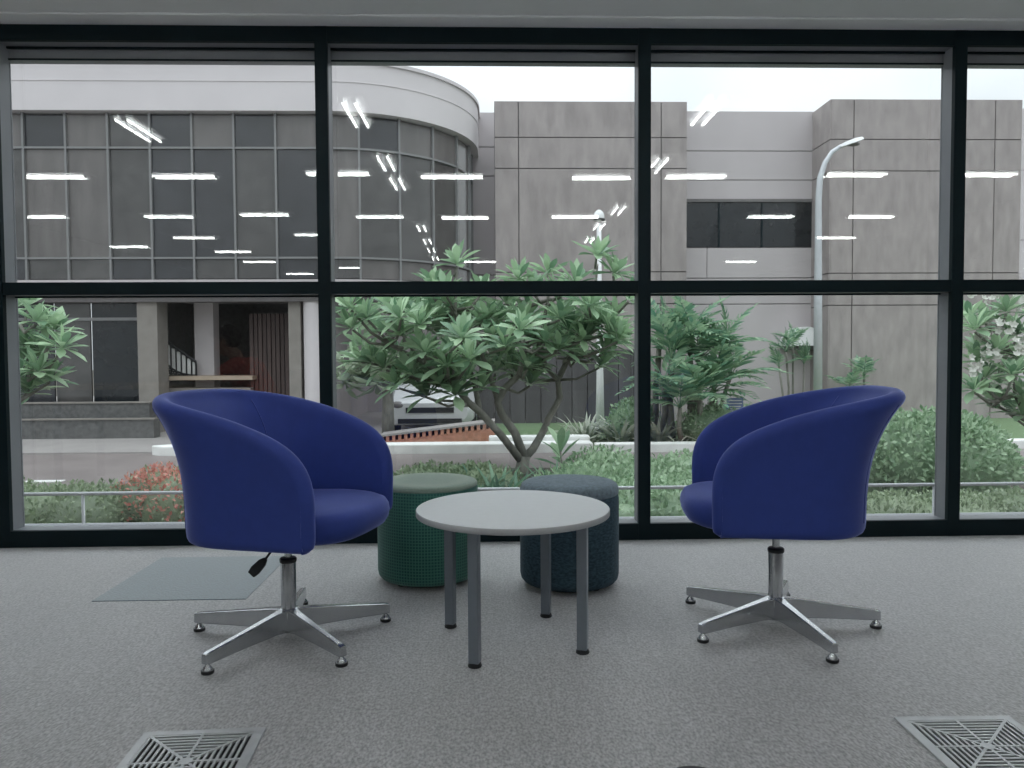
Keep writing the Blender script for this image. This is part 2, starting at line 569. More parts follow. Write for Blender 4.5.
G = -0.6                    # ground level outside
W = 3.863                   # front face of the window frame
GL = W + 0.11               # glass
S0, SP = -2.4512, 1.61945   # first mullion in view, mullion spacing
XL, XR = S0 - 2 * SP - 0.03, S0 + 5 * SP + 0.03
CZ = 2.605                  # ceiling height
YB = -12.0

# ------------------------------------------------------------------ the room
struct('floor', MB().box(XL - 0.2, XR + 0.2, YB - 0.2, W + 0.02, -0.2, 0.0), M['carpet'], 'grey textured carpet floor')
struct('ceiling', MB().box(XL - 0.2, XR + 0.2, YB - 0.2, 4.04, CZ, CZ + 0.3), M['ceiling'], 'pale grey painted ceiling')
struct('wall_left', MB().box(XL - 0.2, XL, YB - 0.2, 4.15, 0, CZ), M['wall'], 'plain pale wall beside the office')
struct('wall_right', MB().box(XR, XR + 0.2, YB - 0.2, 4.15, 0, CZ), M['wall'], 'plain pale wall on the other side')
struct('wall_back', MB().box(XL, XR, YB - 0.2, YB, 0, CZ), M['wall'], 'plain pale back wall of the office')
struct('wall_front', MB().box(XL - 0.2, XR + 0.2, 4.05, 4.25, G - 0.1, -0.02), M['concrete_pale'], 'low outside wall under the window')
struct('roof_edge', MB().box(XL - 0.2, XR + 0.2, 4.04, 4.07, 2.58, 3.1), M['concrete_pale'], 'roof edge above the window outside')
struct('trim_1', MB().box(XL, XR, W - 0.115, W + 0.03, CZ - 0.012, CZ), M['ceiling'], 'shallow ceiling board along the window head', bevel=0.004)

ZH = 2.518                  # underside of head rail
ZT0, ZT1 = 1.269, 1.331     # transom
ZB = 0.084                  # top of the bottom rail
head = struct('trim_2', MB().box(XL, XR, W, W + 0.025, ZH, CZ - 0.012), M['frame'], 'dark head rail along the top of the window wall')
MB().box(XL, XR, W + 0.025, GL + 0.05, ZH + 0.004, CZ).build('head_soffit', M['frame_side'], head, world=True)
MB().box(XL, XR, W + 0.092, W + 0.1, ZH - 0.006, ZH + 0.01).build('blind_rail', M['frame'], head, world=True)
MB().box(XL, XR, GL + 0.0, GL + 0.05, ZH - 0.058, ZH + 0.004).build('outer_head', M['frame_side'], head, world=True)
MB().box(XL, XR, GL - 0.006, GL + 0.0, ZH - 0.058, ZH - 0.05).build('gasket', M['frame'], head, world=True)
sill = struct('trim_3', MB().box(XL, XR, W, W + 0.025, 0.0, ZB), M['frame'], 'dark bottom rail along the floor')
MB().box(XL, XR, W + 0.025, GL + 0.06, -0.01, ZB - 0.002).build('sill_top', M['frame_side'], sill, world=True)
n_trim = 4
for k in range(-2, 6):
    x = S0 + k * SP
    t_ = struct('trim_%d' % n_trim, MB().box(x - 0.031, x + 0.031, W - 0.002, W + 0.025, 0.0, CZ - 0.012), M['frame'], 'dark vertical mullion of the window wall')
    MB().box(x - 0.029, x + 0.029, W + 0.025, GL + 0.014, ZB - 0.002, ZH + 0.004).build('mullion_body', M['frame_side'], t_, world=True)
    n_trim += 1
for i, k in enumerate(range(-2, 5)):
    x0, x1 = S0 + k * SP + 0.029, S0 + (k + 1) * SP - 0.029
    w_ = thing('window_%d' % (i + 1), 'tall window bay with dark transom', None, ((x0 + x1) / 2, GL, ZB), kind='structure')
    tr_ = MB().box(x0 - 0.001, x1 + 0.001, W + 0.001, W + 0.025, ZT0, ZT1).build('transom', M['frame'], w_, world=True)
    MB().box(x0, x1, W + 0.025, GL + 0.014, ZT0 + 0.001, ZT1 - 0.001).build('transom_body', M['frame_side'], tr_, world=True)
    MB().box(x0, x1, GL - 0.012, GL - 0.004, ZT0 - 0.008, ZT0 + 0.001).build('gasket', M['frame'], tr_, world=True)
    MB().box(x0, x1, GL, GL + 0.008, ZB - 0.001, ZT0).build('pane', M['glass'], w_, world=True)
    MB().box(x0, x1, GL, GL + 0.008, ZT1, ZH - 0.045).build('pane', M['glass'], w_, world=True)


# ------------------------------------------------------------------ blue swivel tub chairs
def shell_columns():
    """inner face of the tub shell: list of (bottom xy, top xy, top z, outward normal) from one front corner round the back to the other"""
    xb, xt, wb = -0.208, -0.33, 0.27
    side_t = [(0.232, 0.38), (0.232, 0.43), (0.233, 0.48), (0.234, 0.525), (0.231, 0.562), (0.222, 0.598), (0.206, 0.629), (0.18, 0.658), (0.142, 0.684), (0.09, 0.708), (0.035, 0.728), (-0.02, 0.747)]
    side_b = [0.232, 0.23, 0.227, 0.222, 0.215, 0.205, 0.19, 0.167, 0.133, 0.087, 0.035, -0.02]
    cols = []
    for (xt_, z), xb_ in zip(side_t, side_b):
        cols.append(((xb_, -wb), (xt_, -wb), z, Vector((0, -1, 0))))
    n = 22
    arc = []
    for i in range(0, n + 1):
        th = -PI / 2 + PI * i / n
        c, s = max(math.cos(th), 0), math.sin(th)
        arc.append((c ** 0.68, math.copysign(abs(s) ** 0.68, s), c))
    for i in range(1, n):
        cc, ss, c = arc[i]
        tx = -(arc[i + 1][0] - arc[i - 1][0]) * 0.26
        ty = (arc[i + 1][1] - arc[i - 1][1]) * wb
        nn = Vector((-ty, tx, 0)).normalized()
        cols.append(((-0.02 + (xb + 0.02) * cc, wb * ss), (-0.02 + (xt + 0.02) * cc, wb * ss), 0.747 + (0.816 - 0.747) * c ** 0.62, nn))
    for (xt_, z), xb_ in reversed(list(zip(side_t, side_b))):
        cols.append(((xb_, wb), (xt_, wb), z, Vector((0, 1, 0))))
    return cols


Z0 = 0.374
ZF = 0.43                   # the shell starts to flare above this height
TH = 0.056


def shell_point(c, t):
    (bx, by), (tx, ty), zt, nn = c
    z = Z0 + (zt - Z0) * t
    h = max(0.0, (z - ZF) / (0.816 - ZF))
    k = t if bx >= -0.03 else max(0.0, (z - ZF) / (zt - ZF)) ** 2.9
    return Vector((bx + (tx - bx) * k, by * (1 + 0.105 * h ** 1.6), z))


def make_chair(label, loc, facing, base_angle):
    root = thing('swivel_tub_chair', label, 'chair', loc, 0.0, 'blue swivel tub chairs')
    cols = shell_columns()
    mb = MB()
    rot = Matrix.Rotation(facing, 4, 'Z')
    ts = [0.0, 0.12, 0.3, 0.48, 0.66, 0.82, 0.93, 1.0]
    rim = [shell_point(c, 1.0) for c in cols]
    for ci, c in enumerate(cols):
        nn = c[3]
        tan = rim[min(ci + 1, len(cols) - 1)] - rim[max(ci - 1, 0)]
        D = tan.cross(nn)                                           # away from the shell, across its rim
        D = D - nn * D.dot(nn)
        D.normalize()
        if D.z < -0.3 or (abs(D.z) < 0.3 and D.x < 0):
            D = -D
        ring = [shell_point(c, t_) for t_ in ts]
        top = ring[-1] + nn * TH * 0.5
        ring[-1] = ring[-1] - D * 0.004
        for a_ in (150, 120, 90, 60, 30):
            ring.append(top + nn * (TH * 0.5 * math.cos(R(a_))) + D * (TH * 0.5 * math.sin(R(a_))))
        for t_ in reversed(ts):
            p = shell_point(c, t_)
            if t_ == 0.0:
                ring.append(p + nn * TH + Vector((0, 0, min(0.014, (c[2] - Z0) * 0.4))))
                ring.append(p + nn * TH * 0.78 + Vector((0, 0, 0.001)))
                ring.append(p + nn * TH * 0.4)
            elif t_ == 1.0:
                ring.append(p + nn * TH - D * 0.004)
            else:
                ring.append(p + nn * TH)
        mb.v += [tuple(rot @ p) for p in ring]
    st = len(mb.v) // len(cols)
    for i in range(len(cols) - 1):
        for j in range(st):
            j2 = (j + 1) % st
            mb.f.append((i * st + j, i * st + j2, (i + 1) * st + j2, (i + 1) * st + j))
    mb.f.append(tuple(reversed(range(st))))
    e = (len(cols) - 1) * st
    mb.f.append(tuple(e + j for j in range(st)))
    sh = mb.build('shell', M['fabric'], root, smooth=True)
    bm = bmesh.new(); bm.from_mesh(sh.data); bmesh.ops.recalc_face_normals(bm, faces=bm.faces); bm.to_mesh(sh.data); bm.free()
    sb = sh.modifiers.new('subsurf', 'SUBSURF'); sb.levels = 1; sb.render_levels = 1
    # seams where the back panel meets the arms
    for ci in (17, len(cols) - 18):
        c = cols[ci]
        for off in (0.0, TH):
            pts = [rot @ (shell_point(c, 0.1 + 0.88 * j / 11) + c[3] * off) for j in range(12)]
            MB().tube(pts, 0.002, 6).build('seam', M['fabric'], sh, smooth=True)
    # seat cushion
    N = 72
    outl = []
    for i in range(N):
        th = 2 * PI * i / N
        c, s = math.cos(th), math.sin(th)
        ex = 0.66 if c >= 0 else 0.8
        x = math.copysign(abs(c) ** ex, c) * (0.328 if c >= 0 else 0.22)
        y = math.copysign(abs(s) ** 0.62, s) * 0.266
        outl.append((x, y))
    rings = [(0.05, 0.372, 0), (0.75, 0.372, 0), (0.88, 0.375, 0), (0.95, 0.385, 0), (0.985, 0.402, 0), (1.0, 0.424, 0), (0.99, 0.445, 0), (0.96, 0.461, 0), (0.89, 0.471, 0), (0.76, 0.476, 0), (0.5, 0.478, 0), (0.05, 0.478, 0)]
    mb = MB()
    for s, z, lo in rings:
        for x, y in outl:
            X, Y = 0.02 + (x - 0.02) * s, y * s
            dz = -0.012 * max(0.0, 0.1 - X) / 0.3 if z > 0.47 else 0.0        # seat falls slightly to the back
            p = rot @ Vector((X, Y, z + dz))
            mb.v.append(tuple(p))
    for j in range(len(rings) - 1):
        for i in range(N):
            i2 = (i + 1) % N
            mb.f.append((j * N + i, j * N + i2, (j + 1) * N + i2, (j + 1) * N + i))
    mb.f.append(tuple(reversed(range(N))))
    e = (len(rings) - 1) * N
    mb.f.append(tuple(e + i for i in range(N)))
    mb.build('seat', M['fabric'], root, smooth=True)
    # column
    MB().lathe([(0.0125, 0.25), (0.0125, 0.362), (0.06, 0.364), (0.06, 0.376)], 24).build('piston', M['chrome'], root, auto=40)
    cl = MB().lathe([(0.0255, 0.085), (0.0255, 0.262), (0.024, 0.266)], 32).build('column', M['chrome'], root, auto=40)
    MB().lathe([(0.027, 0.258), (0.0285, 0.262), (0.0285, 0.27), (0.025, 0.274), (0.012, 0.275)], 32).build('collar', M['black'], cl, auto=40)
    MB().lathe([(0.03, 0.022), (0.036, 0.028), (0.036, 0.088), (0.031, 0.1), (0.026, 0.102)], 32).build('hub', M['chrome'], root, auto=40)
    for k in range(5):
        a = base_angle + k * 2 * PI / 5
        d = Vector((math.cos(a), math.sin(a), 0))
        s = Vector((-math.sin(a), math.cos(a), 0))
        mb = MB()
        sec = []
        for r, hw, zl, zh in ((0.02, 0.025, 0.026, 0.1), (0.07, 0.018, 0.03, 0.096), (0.2, 0.0145, 0.031, 0.081), (0.335, 0.013, 0.03, 0.066), (0.352, 0.012, 0.032, 0.062)):
            sec.append([d * r + s * -hw + Vector((0, 0, zl)), d * r + s * hw + Vector((0, 0, zl)), d * r + s * hw * 0.8 + Vector((0, 0, zh)), d * r - s * hw * 0.8 + Vector((0, 0, zh))])
        for q in sec:
            mb.v += [tuple(p) for p in q]
        for i in range(len(sec) - 1):
            for j in range(4):
                j2 = (j + 1) % 4
                mb.f.append((i * 4 + j, (i + 1) * 4 + j, (i + 1) * 4 + j2, i * 4 + j2))
        mb.f.append((0, 1, 2, 3))
        e = (len(sec) - 1) * 4
        mb.f.append((e + 3, e + 2, e + 1, e))
        lg = mb.build('leg', M['chrome'], root, bevel=0.003)
        c = d * 0.338
        MB().lathe([(0.0175, 0.009), (0.0175, 0.012), (0.012, 0.021), (0.007, 0.025), (0.006, 0.035)], 16, (c.x, c.y, 0)).build('glide', M['chrome'], lg, auto=50)
        MB().lathe([(0.018, 0.0), (0.0195, 0.002), (0.0195, 0.0105)], 16, (c.x, c.y, 0)).build('glide_pad', M['black'], lg)
    return root


chair_a = make_chair('blue upholstered swivel tub chair with a black lever, beside the green ottoman', (-0.693, 2.584, 0), R(-15), R(24))
lev = MB().tube([(0.0, -0.05, 0.39), (-0.02, -0.075, 0.335), (-0.05, -0.1, 0.29)], 0.004, 8).build('lever', M['black'], chair_a, smooth=True)
mb = MB()
la, lb = Vector((-0.045, -0.097, 0.297)), Vector((-0.09, -0.115, 0.248))
dl = (lb - la).normalized(); sl = dl.cross(Vector((0.2, 1, 0))).normalized(); nl = dl.cross(sl)
secs = [(0, 0.006, 0.005), (0.25, 0.014, 0.007), (0.7, 0.017, 0.008), (1.0, 0.013, 0.006)]
for t, hw, hh in secs:
    p = la.lerp(lb, t)
    mb.v += [tuple(p - sl * hw - nl * hh), tuple(p + sl * hw - nl * hh), tuple(p + sl * hw + nl * hh), tuple(p - sl * hw + nl * hh)]
for i in range(3):
    for j in range(4):
        j2 = (j + 1) % 4
        mb.f.append((i * 4 + j, i * 4 + j2, (i + 1) * 4 + j2, (i + 1) * 4 + j))
mb.f.append((3, 2, 1, 0)); mb.f.append((12, 13, 14, 15))
mb.build('paddle', M['black'], lev, bevel=0.003)
make_chair('blue upholstered swivel tub chair on the side of the slate ottoman, facing the table', (1.003, 2.63, 0), R(171), R(-9))

# ------------------------------------------------------------------ round coffee table
tb = thing('coffee_table', 'round grey coffee table on four square legs', 'table', (0.072, 2.527, 0))
TR = 0.323
tp = MB().lathe([(TR - 0.002, 0.429), (TR, 0.431), (TR, 0.446), (TR - 0.002, 0.448)], 96).build('edge_band', M['table_edge'], tb, auto=50)
MB().lathe([(TR - 0.0025, 0.44), (TR - 0.0025, 0.4487)], 96).build('table_top', M['table'], tb, auto=50)
for k in range(4):
    a = R(60 + 90 * k)
    c = Vector((0.252 * math.cos(a), 0.252 * math.sin(a), 0))
    mb = MB()
    ro = R(-17)
    ux, uy = Vector((math.cos(ro), math.sin(ro), 0)), Vector((-math.sin(ro), math.cos(ro), 0))
    h = 0.0165
    ring = [c - ux * h - uy * h, c + ux * h - uy * h, c + ux * h + uy * h, c - ux * h + uy * h]
    mb.hexa([p + Vector((0, 0, 0.012)) for p in ring] + [p + Vector((0, 0, 0.429)) for p in ring])
    lg = mb.build('leg', M['leg'], tb, bevel=0.003)
    MB().lathe([(0.021, 0.0), (0.022, 0.003), (0.019, 0.012), (0.014, 0.014)], 20, c).build('foot', M['black'], lg, auto=40)


# ------------------------------------------------------------------ ottomans
def ottoman(label, loc, side, top, r, h, pad=0.05):
    root = thing('drum_ottoman', label, 'ottoman', loc, 0, 'round drum ottomans')
    prof = [(r - 0.035, 0.018), (r - 0.014, 0.022), (r - 0.004, 0.034), (r, 0.052), (r, h - pad - 0.018), (r - 0.002, h - pad - 0.002), (r - 0.006, h - pad + 0.004)]
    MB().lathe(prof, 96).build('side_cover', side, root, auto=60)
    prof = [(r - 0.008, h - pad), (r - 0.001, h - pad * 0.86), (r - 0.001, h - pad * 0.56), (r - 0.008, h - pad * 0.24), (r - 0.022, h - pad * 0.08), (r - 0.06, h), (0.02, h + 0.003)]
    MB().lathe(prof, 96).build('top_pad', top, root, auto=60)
    pl = MB().lathe([(r - 0.045, 0.01), (r - 0.045, 0.03)], 48).build('plinth', M['black'], root)
    for k in range(4):
        a = R(45 + 90 * k)
        MB().lathe([(0.016, 0.0), (0.018, 0.003), (0.018, 0.013)], 16, ((r - 0.07) * math.cos(a), (r - 0.07) * math.sin(a), 0)).build('foot', M['black'], pl)
    return root


ottoman('dark green woven drum ottoman beside the window', (-0.272, 3.245, 0), M['green_weave'], M['green_lit_top'], 0.214, 0.428, 0.026)
ottoman('dark slate blue felt drum ottoman behind the coffee table', (0.325, 3.145, 0), M['slate'], M['slate_lit_top'], 0.206, 0.434, 0.055)


# ------------------------------------------------------------------ floor vents, carpet patch, floor socket
def floor_vent(label, corner, rot):
    s = 0.302
    root = thing('floor_vent', label, 'floor vent', (corner[0], corner[1], 0), rot, 'square floor vents')
    # corner = far left corner; local x right, y towards the camera is negative
    MB().box(0.004, s - 0.004, -s + 0.004, -0.004, 0.0, 0.0012).build('duct_shade_plate', M['dark'], root)  # flat near-black plate; shade of the open duct put into its colour
    fr = 0.02
    mb = MB()
    mb.box(0, s, -fr, 0, 0.0, 0.006); mb.box(0, s, -s, -s + fr, 0.0, 0.006)
    mb.box(0, fr, -s + fr, -fr, 0.0, 0.006); mb.box(s - fr, s, -s + fr, -fr, 0.0, 0.006)
    mb.build('frame', M['vent'], root)
    c = s / 2
    inner = c - fr
    n = 9
    for k in range(n):
        r = inner * (k + 0.75) / n
        w = inner / n * 0.21
        for q in range(4):
            m4 = Matrix.Translation((c, -c, 0)) @ Matrix.Rotation(q * PI / 2, 4, 'Z')
            mb = MB()
            pts = [(-r + w, r - w), (r - w, r - w), (r + w, r + w), (-r - w, r + w)]
            ring = [m4 @ Vector((p[0], p[1], 0)) for p in pts]
            mb.hexa([p + Vector((0, 0, 0.001)) for p in ring] + [p + Vector((0, 0, 0.0052)) for p in ring])
            mb.build('slat', M['vent'], root)
    for q in range(4):
        a = q * PI / 4
        d = Vector((math.cos(a), math.sin(a), 0)); e = Vector((-d.y, d.x, 0))
        L = inner * (1.41 if q % 2 else 1.0)
        cc = Vector((c, -c, 0))
        ring = [cc - d * L - e * 0.0035, cc + d * L - e * 0.0035, cc + d * L + e * 0.0035, cc - d * L + e * 0.0035]
        MB().hexa([p + Vector((0, 0, 0.001)) for p in ring] + [p + Vector((0, 0, 0.0058)) for p in ring]).build('rib', M['vent'], root)
    MB().lathe([(0.016, 0.001), (0.016, 0.0062)], 20, (c, -c, 0)).build('boss', M['vent'], root)
    return root


floor_vent('square slotted floor vent in front of the chair with the lever', (-0.884, 1.921, 0), R(3.0))
floor_vent('square slotted pale floor vent at the picture corner below the facing chair', (1.05, 1.926, 0), R(-1.2))
tile = MB().box(-0.3, 0.3, -0.32, 0.32, 0.0, 0.0025).build('carpet_tile', M['carpet_blue'])
tile.location = (-1.27, 3.312, 0)
tag(tile, 'bluish grey carpet tile set in the floor behind the chair', 'carpet tile')
fs = thing('floor_socket', 'black round floor socket at the bottom edge of the picture', 'floor socket', (0.455, 1.645, 0))
MB().lathe([(0.072, 0.0), (0.072, 0.003), (0.064, 0.006), (0.05, 0.0065)], 40).build('ring', M['black'], fs, auto=40)
MB().box(-0.03, 0.03, -0.02, 0.02, 0.006, 0.0085).build('lid', M['black'], fs, bevel=0.002)

# ------------------------------------------------------------------ ceiling lights (seen mirrored in the glass)
LZ = CZ - 0.002


def ceiling_light(proto, x, y, rot):
    if proto is None:
        root = thing('ceiling_light', None, 'ceiling light', (x, y, LZ), rot, 'twin tube ceiling lights of the office')
        root['label'] = 'white twin tube ceiling light mirrored in the window glass'
        mb = MB()
        mb.hexa([(-0.31, -0.1, -0.02), (0.31, -0.1, -0.02), (0.31, 0.1, -0.02), (-0.31, 0.1, -0.02), (-0.31, -0.1, 0), (0.31, -0.1, 0), (0.31, 0.1, 0), (-0.31, 0.1, 0)])
        mb.build('housing', M['white_metal'], root)
        for s in (-1, 1):
            tu = MB().tube([(-0.275, s * 0.04, -0.036), (0.275, s * 0.04, -0.036)], 0.008, 8).build('tube', M['tube'], root, smooth=True)
            for e_ in (-0.285, 0.285):
                MB().box(e_ - 0.01, e_ + 0.01, s * 0.04 - 0.015, s * 0.04 + 0.015, -0.052, -0.019).build('lamp_holder', M['white_metal'], tu)
        return root
    c = copy_tree(proto)
    c.location = (x, y, LZ)
    c.rotation_euler = (0, 0, rot)
    return c


def mirrored(u, v):
    d = rt * ((u - 512) / FPX) + dn * ((v - 384) / FPX) + fw
    t = (LZ - 0.036 - CAMH) / d.z
    return d.x * t, 2 * GL - d.y * t


proto = None
spots = []
ORD = ['first', 'second', 'third', 'fourth', 'fifth', 'sixth', 'seventh', 'eighth', 'ninth']
for i, (u, v) in enumerate(((55, 177), (185, 177), (338, 174), (452, 177), (602, 178), (695, 177), (855, 175), (985, 175))):
    spots.append((*mirrored(u, v), 0.0, 'ceiling light %s from the left in the highest level row mirrored in the panes' % ORD[i]))
for i, (u, v) in enumerate(((43, 217), (170, 217), (265, 215), (380, 217), (465, 218), (575, 217), (770, 217), (870, 217), (990, 217))):
    spots.append((*mirrored(u, v), 0.0, 'ceiling light %s from the left in the lower level row mirrored in the panes' % ORD[i]))
for i, (u, v) in enumerate(((355, 114), (385, 162), (397, 183), (413, 212), (421, 228), (427, 241), (431, 250), (435, 258))):
    spots.append((*mirrored(u, v), PI / 2, 'ceiling light %s from the top in the slanting row mirrored over the curved building' % ORD[i]))
for i, (u, v) in enumerate(((709, 112), (658, 165), (619, 210), (600, 226), (590, 240))):
    spots.append((*mirrored(u, v), PI / 2, 'ceiling light %s from the top in the slanting row mirrored over the grey block' % ORD[i]))
spots.append((*mirrored(137, 130), PI / 2, 'tilted ceiling light mirrored highest on the bronze glass front'))
for u, v in ((85, 237), (195, 238), (234, 252), (316, 235), (130, 247), (890, 245), (505 + 330, 238), (930, 243), (60, 265), (160, 258), (260, 262), (345, 268), (880, 268), (960, 262), (100, 272), (200, 272), (300, 274), (480, 262), (740, 262)):
    spots.append((*mirrored(u, v), 0.0, 'small far ceiling light mirrored low in the upper panes'))
used = []
for x, y, r_, lab in spots:
    if not (XL + 0.35 < x < XR - 0.35 and YB + 0.4 < y < 3.5):
        continue
    if any(abs(x - a) < (0.64 if r_ == rb == 0 else 0.24 if r_ == rb else 0.43) and abs(y - b) < (0.24 if r_ == rb == 0 else 0.64 if r_ == rb else 0.43) for a, b, rb in used):
        continue
    used.append((x, y, r_))
    c = ceiling_light(proto, x, y, r_)
    c['label'] = lab
    if proto is None:
        proto = c

# ================================================================== outside
struct('ground', MB().box(-60, 60, 4.2, 90, G - 0.4, G - 0.03), M['soil'], 'bare ground outside')
road = struct('road', MB().box(-40, 40, 8.9, 12.3, G - 0.06, G), M['asphalt'], 'wet grey road outside the window')
struct('pavement', MB().box(-40, -0.6, 12.3, 30, G - 0.06, G + 0.03), M['pavement'], 'pale pavement before the curved building')
struct('lawn', MB().box(-0.6, 40, 12.3, 17.0, G - 0.06, G + 0.04), M['lawn'], 'strip of lawn along the grey building')
struct('planting_bed', MB().box(-40, 40, 4.25, 8.9, G - 0.06, G - 0.005), M['soil'], 'planting bed between window and road')

struct('planting_strip', MB().box(-1.0, 40, 8.9, 10.3, G - 0.06, G + 0.012), M['soil'], 'planted strip at the road edge under the frangipani trees', bevel=0.005)

# railing just outside the glass
rl = thing('low_railing', 'thin pale metal railing low outside the window', 'railing', (0, 4.7, G))
ZR1, ZR2 = 0.122, -0.068
MB().tube([(-9, 4.7, ZR1), (9, 4.7, ZR1)], 0.011, 10).build('top_rail', M['pole'], rl, smooth=True, world=True)
MB().tube([(-9, 4.7, ZR2), (9, 4.7, ZR2)], 0.008, 10).build('bottom_rail', M['pole'], rl, smooth=True, world=True)
for u in (-190, 83, 356, 640, 934, 1210):
    x = at(u, 500, 4.7).x
    MB().tube([(x, 4.7, G), (x, 4.7, ZR1)], 0.01, 8).build('post', M['pole'], rl, smooth=True, world=True)


# ------------------------------------------------------------------ curved office building
Y0 = 15.2
RC = 2.75
XT = at(478, 140, Y0 + RC).x - 0.16
XA = XT - RC
cb = thing('curved_office_building', 'office building with rounded corner, white parapet and bronze glass front', 'building', (-7.0, Y0 + 1, G))


def path(s, off=0.0):
    """s metres along the facade, 0 at the start of the bend, negative along the straight front; off = outward"""
    if s <= 0:
        return Vector((XA + s, Y0 - off, 0))
    a = s / RC
    if a <= PI / 2:
        return Vector((XA + (RC + off) * math.sin(a), Y0 + RC - (RC + off) * math.cos(a), 0))
    return Vector((XA + RC + off, Y0 + RC + (s - RC * PI / 2), 0))


def zpx(v, Y=Y0, u=200):
    return at(u, v, Y).z


Z1, Z2, Z3, Z4, Z5 = zpx(113), zpx(148), zpx(258), zpx(291), zpx(64)


def band(mb, s0, s1, o0, o1, z0, z1, step=0.4):
    n = max(1, int((s1 - s0) / step))
    pts = [s0 + (s1 - s0) * i / n for i in range(n + 1)]
    b = len(mb.v)
    for s in pts:
        i, o = path(s, o0), path(s, o1)
        mb.v += [(i.x, i.y, z0), (o.x, o.y, z0), (o.x, o.y, z1), (i.x, i.y, z1)]
    for k in range(n):
        a, c = b + k * 4, b + k * 4 + 4
        for j in range(4):
            j2 = (j + 1) % 4
            mb.f.append((a + j, c + j, c + j2, a + j2))
    mb.f.append((b, b + 1, b + 2, b + 3))
    e = b + n * 4
    mb.f.append((e + 3, e + 2, e + 1, e))
    return mb


SE = RC * PI / 2 + 6
band(MB(), -22, SE, -0.35, 0.16, Z1, Z5, 0.15).build('parapet', M['parapet'], cb, world=True, auto=30)
band(MB(), -22, SE, -0.4, 0.2, Z5, Z5 + 0.07, 0.15).build('coping', M['parapet'], cb, world=True, auto=30)
band(MB(), -22, SE, -0.3, 0.172, zpx(84), zpx(84) + 0.012, 0.15).build('parapet_line', M['parapet'], cb, world=True, auto=30)
band(MB(), -22, SE, -0.5, -0.12, Z4 - 0.2, Z1, 0.15).build('core_wall', M['concrete_dark'], cb, world=True, auto=30)
band(MB(), -22, SE, -0.35, 0.05, Z4, Z4 + 0.22, 0.15).build('floor_edge', M['concrete_pale'], cb, world=True, auto=30)
cw = 40.5 * Y0 / FPX
s0 = at(25, 200, Y0).x - XA
k0 = -17
seeds = random.Random(3)
k = k0
prev_mesh = {}
while True:
    sa = s0 + k * cw
    sb_ = sa + cw
    if sa > RC * PI / 2 + 3:
        break
    for r_, (za, zb) in enumerate(((Z2, Z1), (Z3, Z2), (Z4 + 0.22, Z3))):
        tone = seeds.random()
        m = M['pane_c'] if (r_ == 0 and tone < 0.35) else (M['pane_a'] if tone < 0.55 else M['pane_b'] if tone < 0.8 else M['pane_c'])
        n = 1 if sb_ < 0 else 2
        mb = MB()
        band(mb, sa + 0.02, sb_ - 0.02, -0.1, -0.02 - 0.008 * seeds.random(), za + 0.025, zb - 0.025, 0.4)
        mb.build('pane', m, cb, world=True)
    p, q = path(sa, -0.1), path(sa, 0.03)
    t = (path(sa + 0.01) - path(sa - 0.01)).normalized() * 0.02
    mb = MB()
    mb.hexa([Vector((c.x, c.y, z)) for z in (Z4 + 0.22, Z1) for c in (q - t, q + t, p + t, p - t)])
    mb.build('mullion', M['mullion'], cb, world=True)
    k += 1
for z in (Z2, Z3):
    band(MB(), -22, SE, -0.1, 0.025, z - 0.02, z + 0.02, 0.15).build('rail', M['mullion'], cb, world=True)
# ground floor of the curved building
YG = Y0 + 0.35


def gbox(name, m, u0, u1, v0, v1, Y, depth, parent=cb, z0=None, z1=None):
    a, b = at(u0, 360, Y).x, at(u1, 360, Y).x
    za = zpx(v1, Y, (u0 + u1) / 2) if z0 is None else z0
    zb = zpx(v0, Y, (u0 + u1) / 2) if z1 is None else z1
    return MB().box(a, b, Y, Y + depth, za, zb).build(name, m, parent, world=True)


ZG = G + 0.03
for i, (u0, u1) in enumerate([(-580 + 50 * q, -532 + 50 * q) for q in range(11)] + [(-29, 16), (18, 54), (56, 91), (93, 138)]):
    gbox('storefront_pane', (M['pane_b'], M['pane_a'], M['pane_d'])[i % 3], u0, u1, 0, 0, YG + 0.1, 0.05, z0=ZG + 0.45, z1=Z4)
gbox('storefront_transom', M['mullion'], -580, 140, 0, 0, YG + 0.05, 0.1, z0=zpx(320, YG), z1=zpx(320, YG) + 0.06)
gbox('pilaster', M['stone'], 138, 158, 0, 0, YG - 0.15, 0.5, z0=ZG, z1=Z4)
gbox('pilaster', M['stone'], 289, 301, 0, 0, YG - 0.1, 0.4, z0=ZG, z1=Z4)
gbox('lobby_wall', M['granite'], 100, 330, 0, 0, YG + 3.2, 0.2, z0=ZG, z1=Z4)
gbox('lobby_wall', M['concrete_pale'], 330, 510, 0, 0, YG + 5.2, 0.2, z0=ZG, z1=Z4 + 0.5)
gbox('lobby_wall', M['concrete_pale'], 326, 332, 0, 0, YG + 0.6, 4.6, z0=ZG, z1=Z4)
gbox('lobby_wall', M['granite'], 100, 138, 0, 0, YG + 0.3, 2.9, z0=ZG, z1=Z4)
gbox('lobby_ceiling', M['concrete_pale'], 60, 480, 0, 0, YG + 0.0, 3.4, z0=Z4 - 0.02, z1=Z4 + 0.12)
gbox('lobby_column', M['parapet'], 195, 214, 0, 0, YG + 1.0, 0.35, z0=ZG, z1=Z4)
cpos = at(312, 360, YG - 0.2)
MB().lathe([(0.2, ZG), (0.2, Z4)], 24, (cpos.x, cpos.y + 0.2, 0)).build('round_column', M['parapet'], cb, world=True, auto=40)
# dark timber slats beside the lobby doors
for i in range(9):
    u = 250 + i * 4.4
    gbox('door_slat', M['wood'], u, u + 3.4, 0, 0, YG + 0.7 + 0.03 * (i % 2), 0.1, z0=ZG, z1=zpx(312, YG))
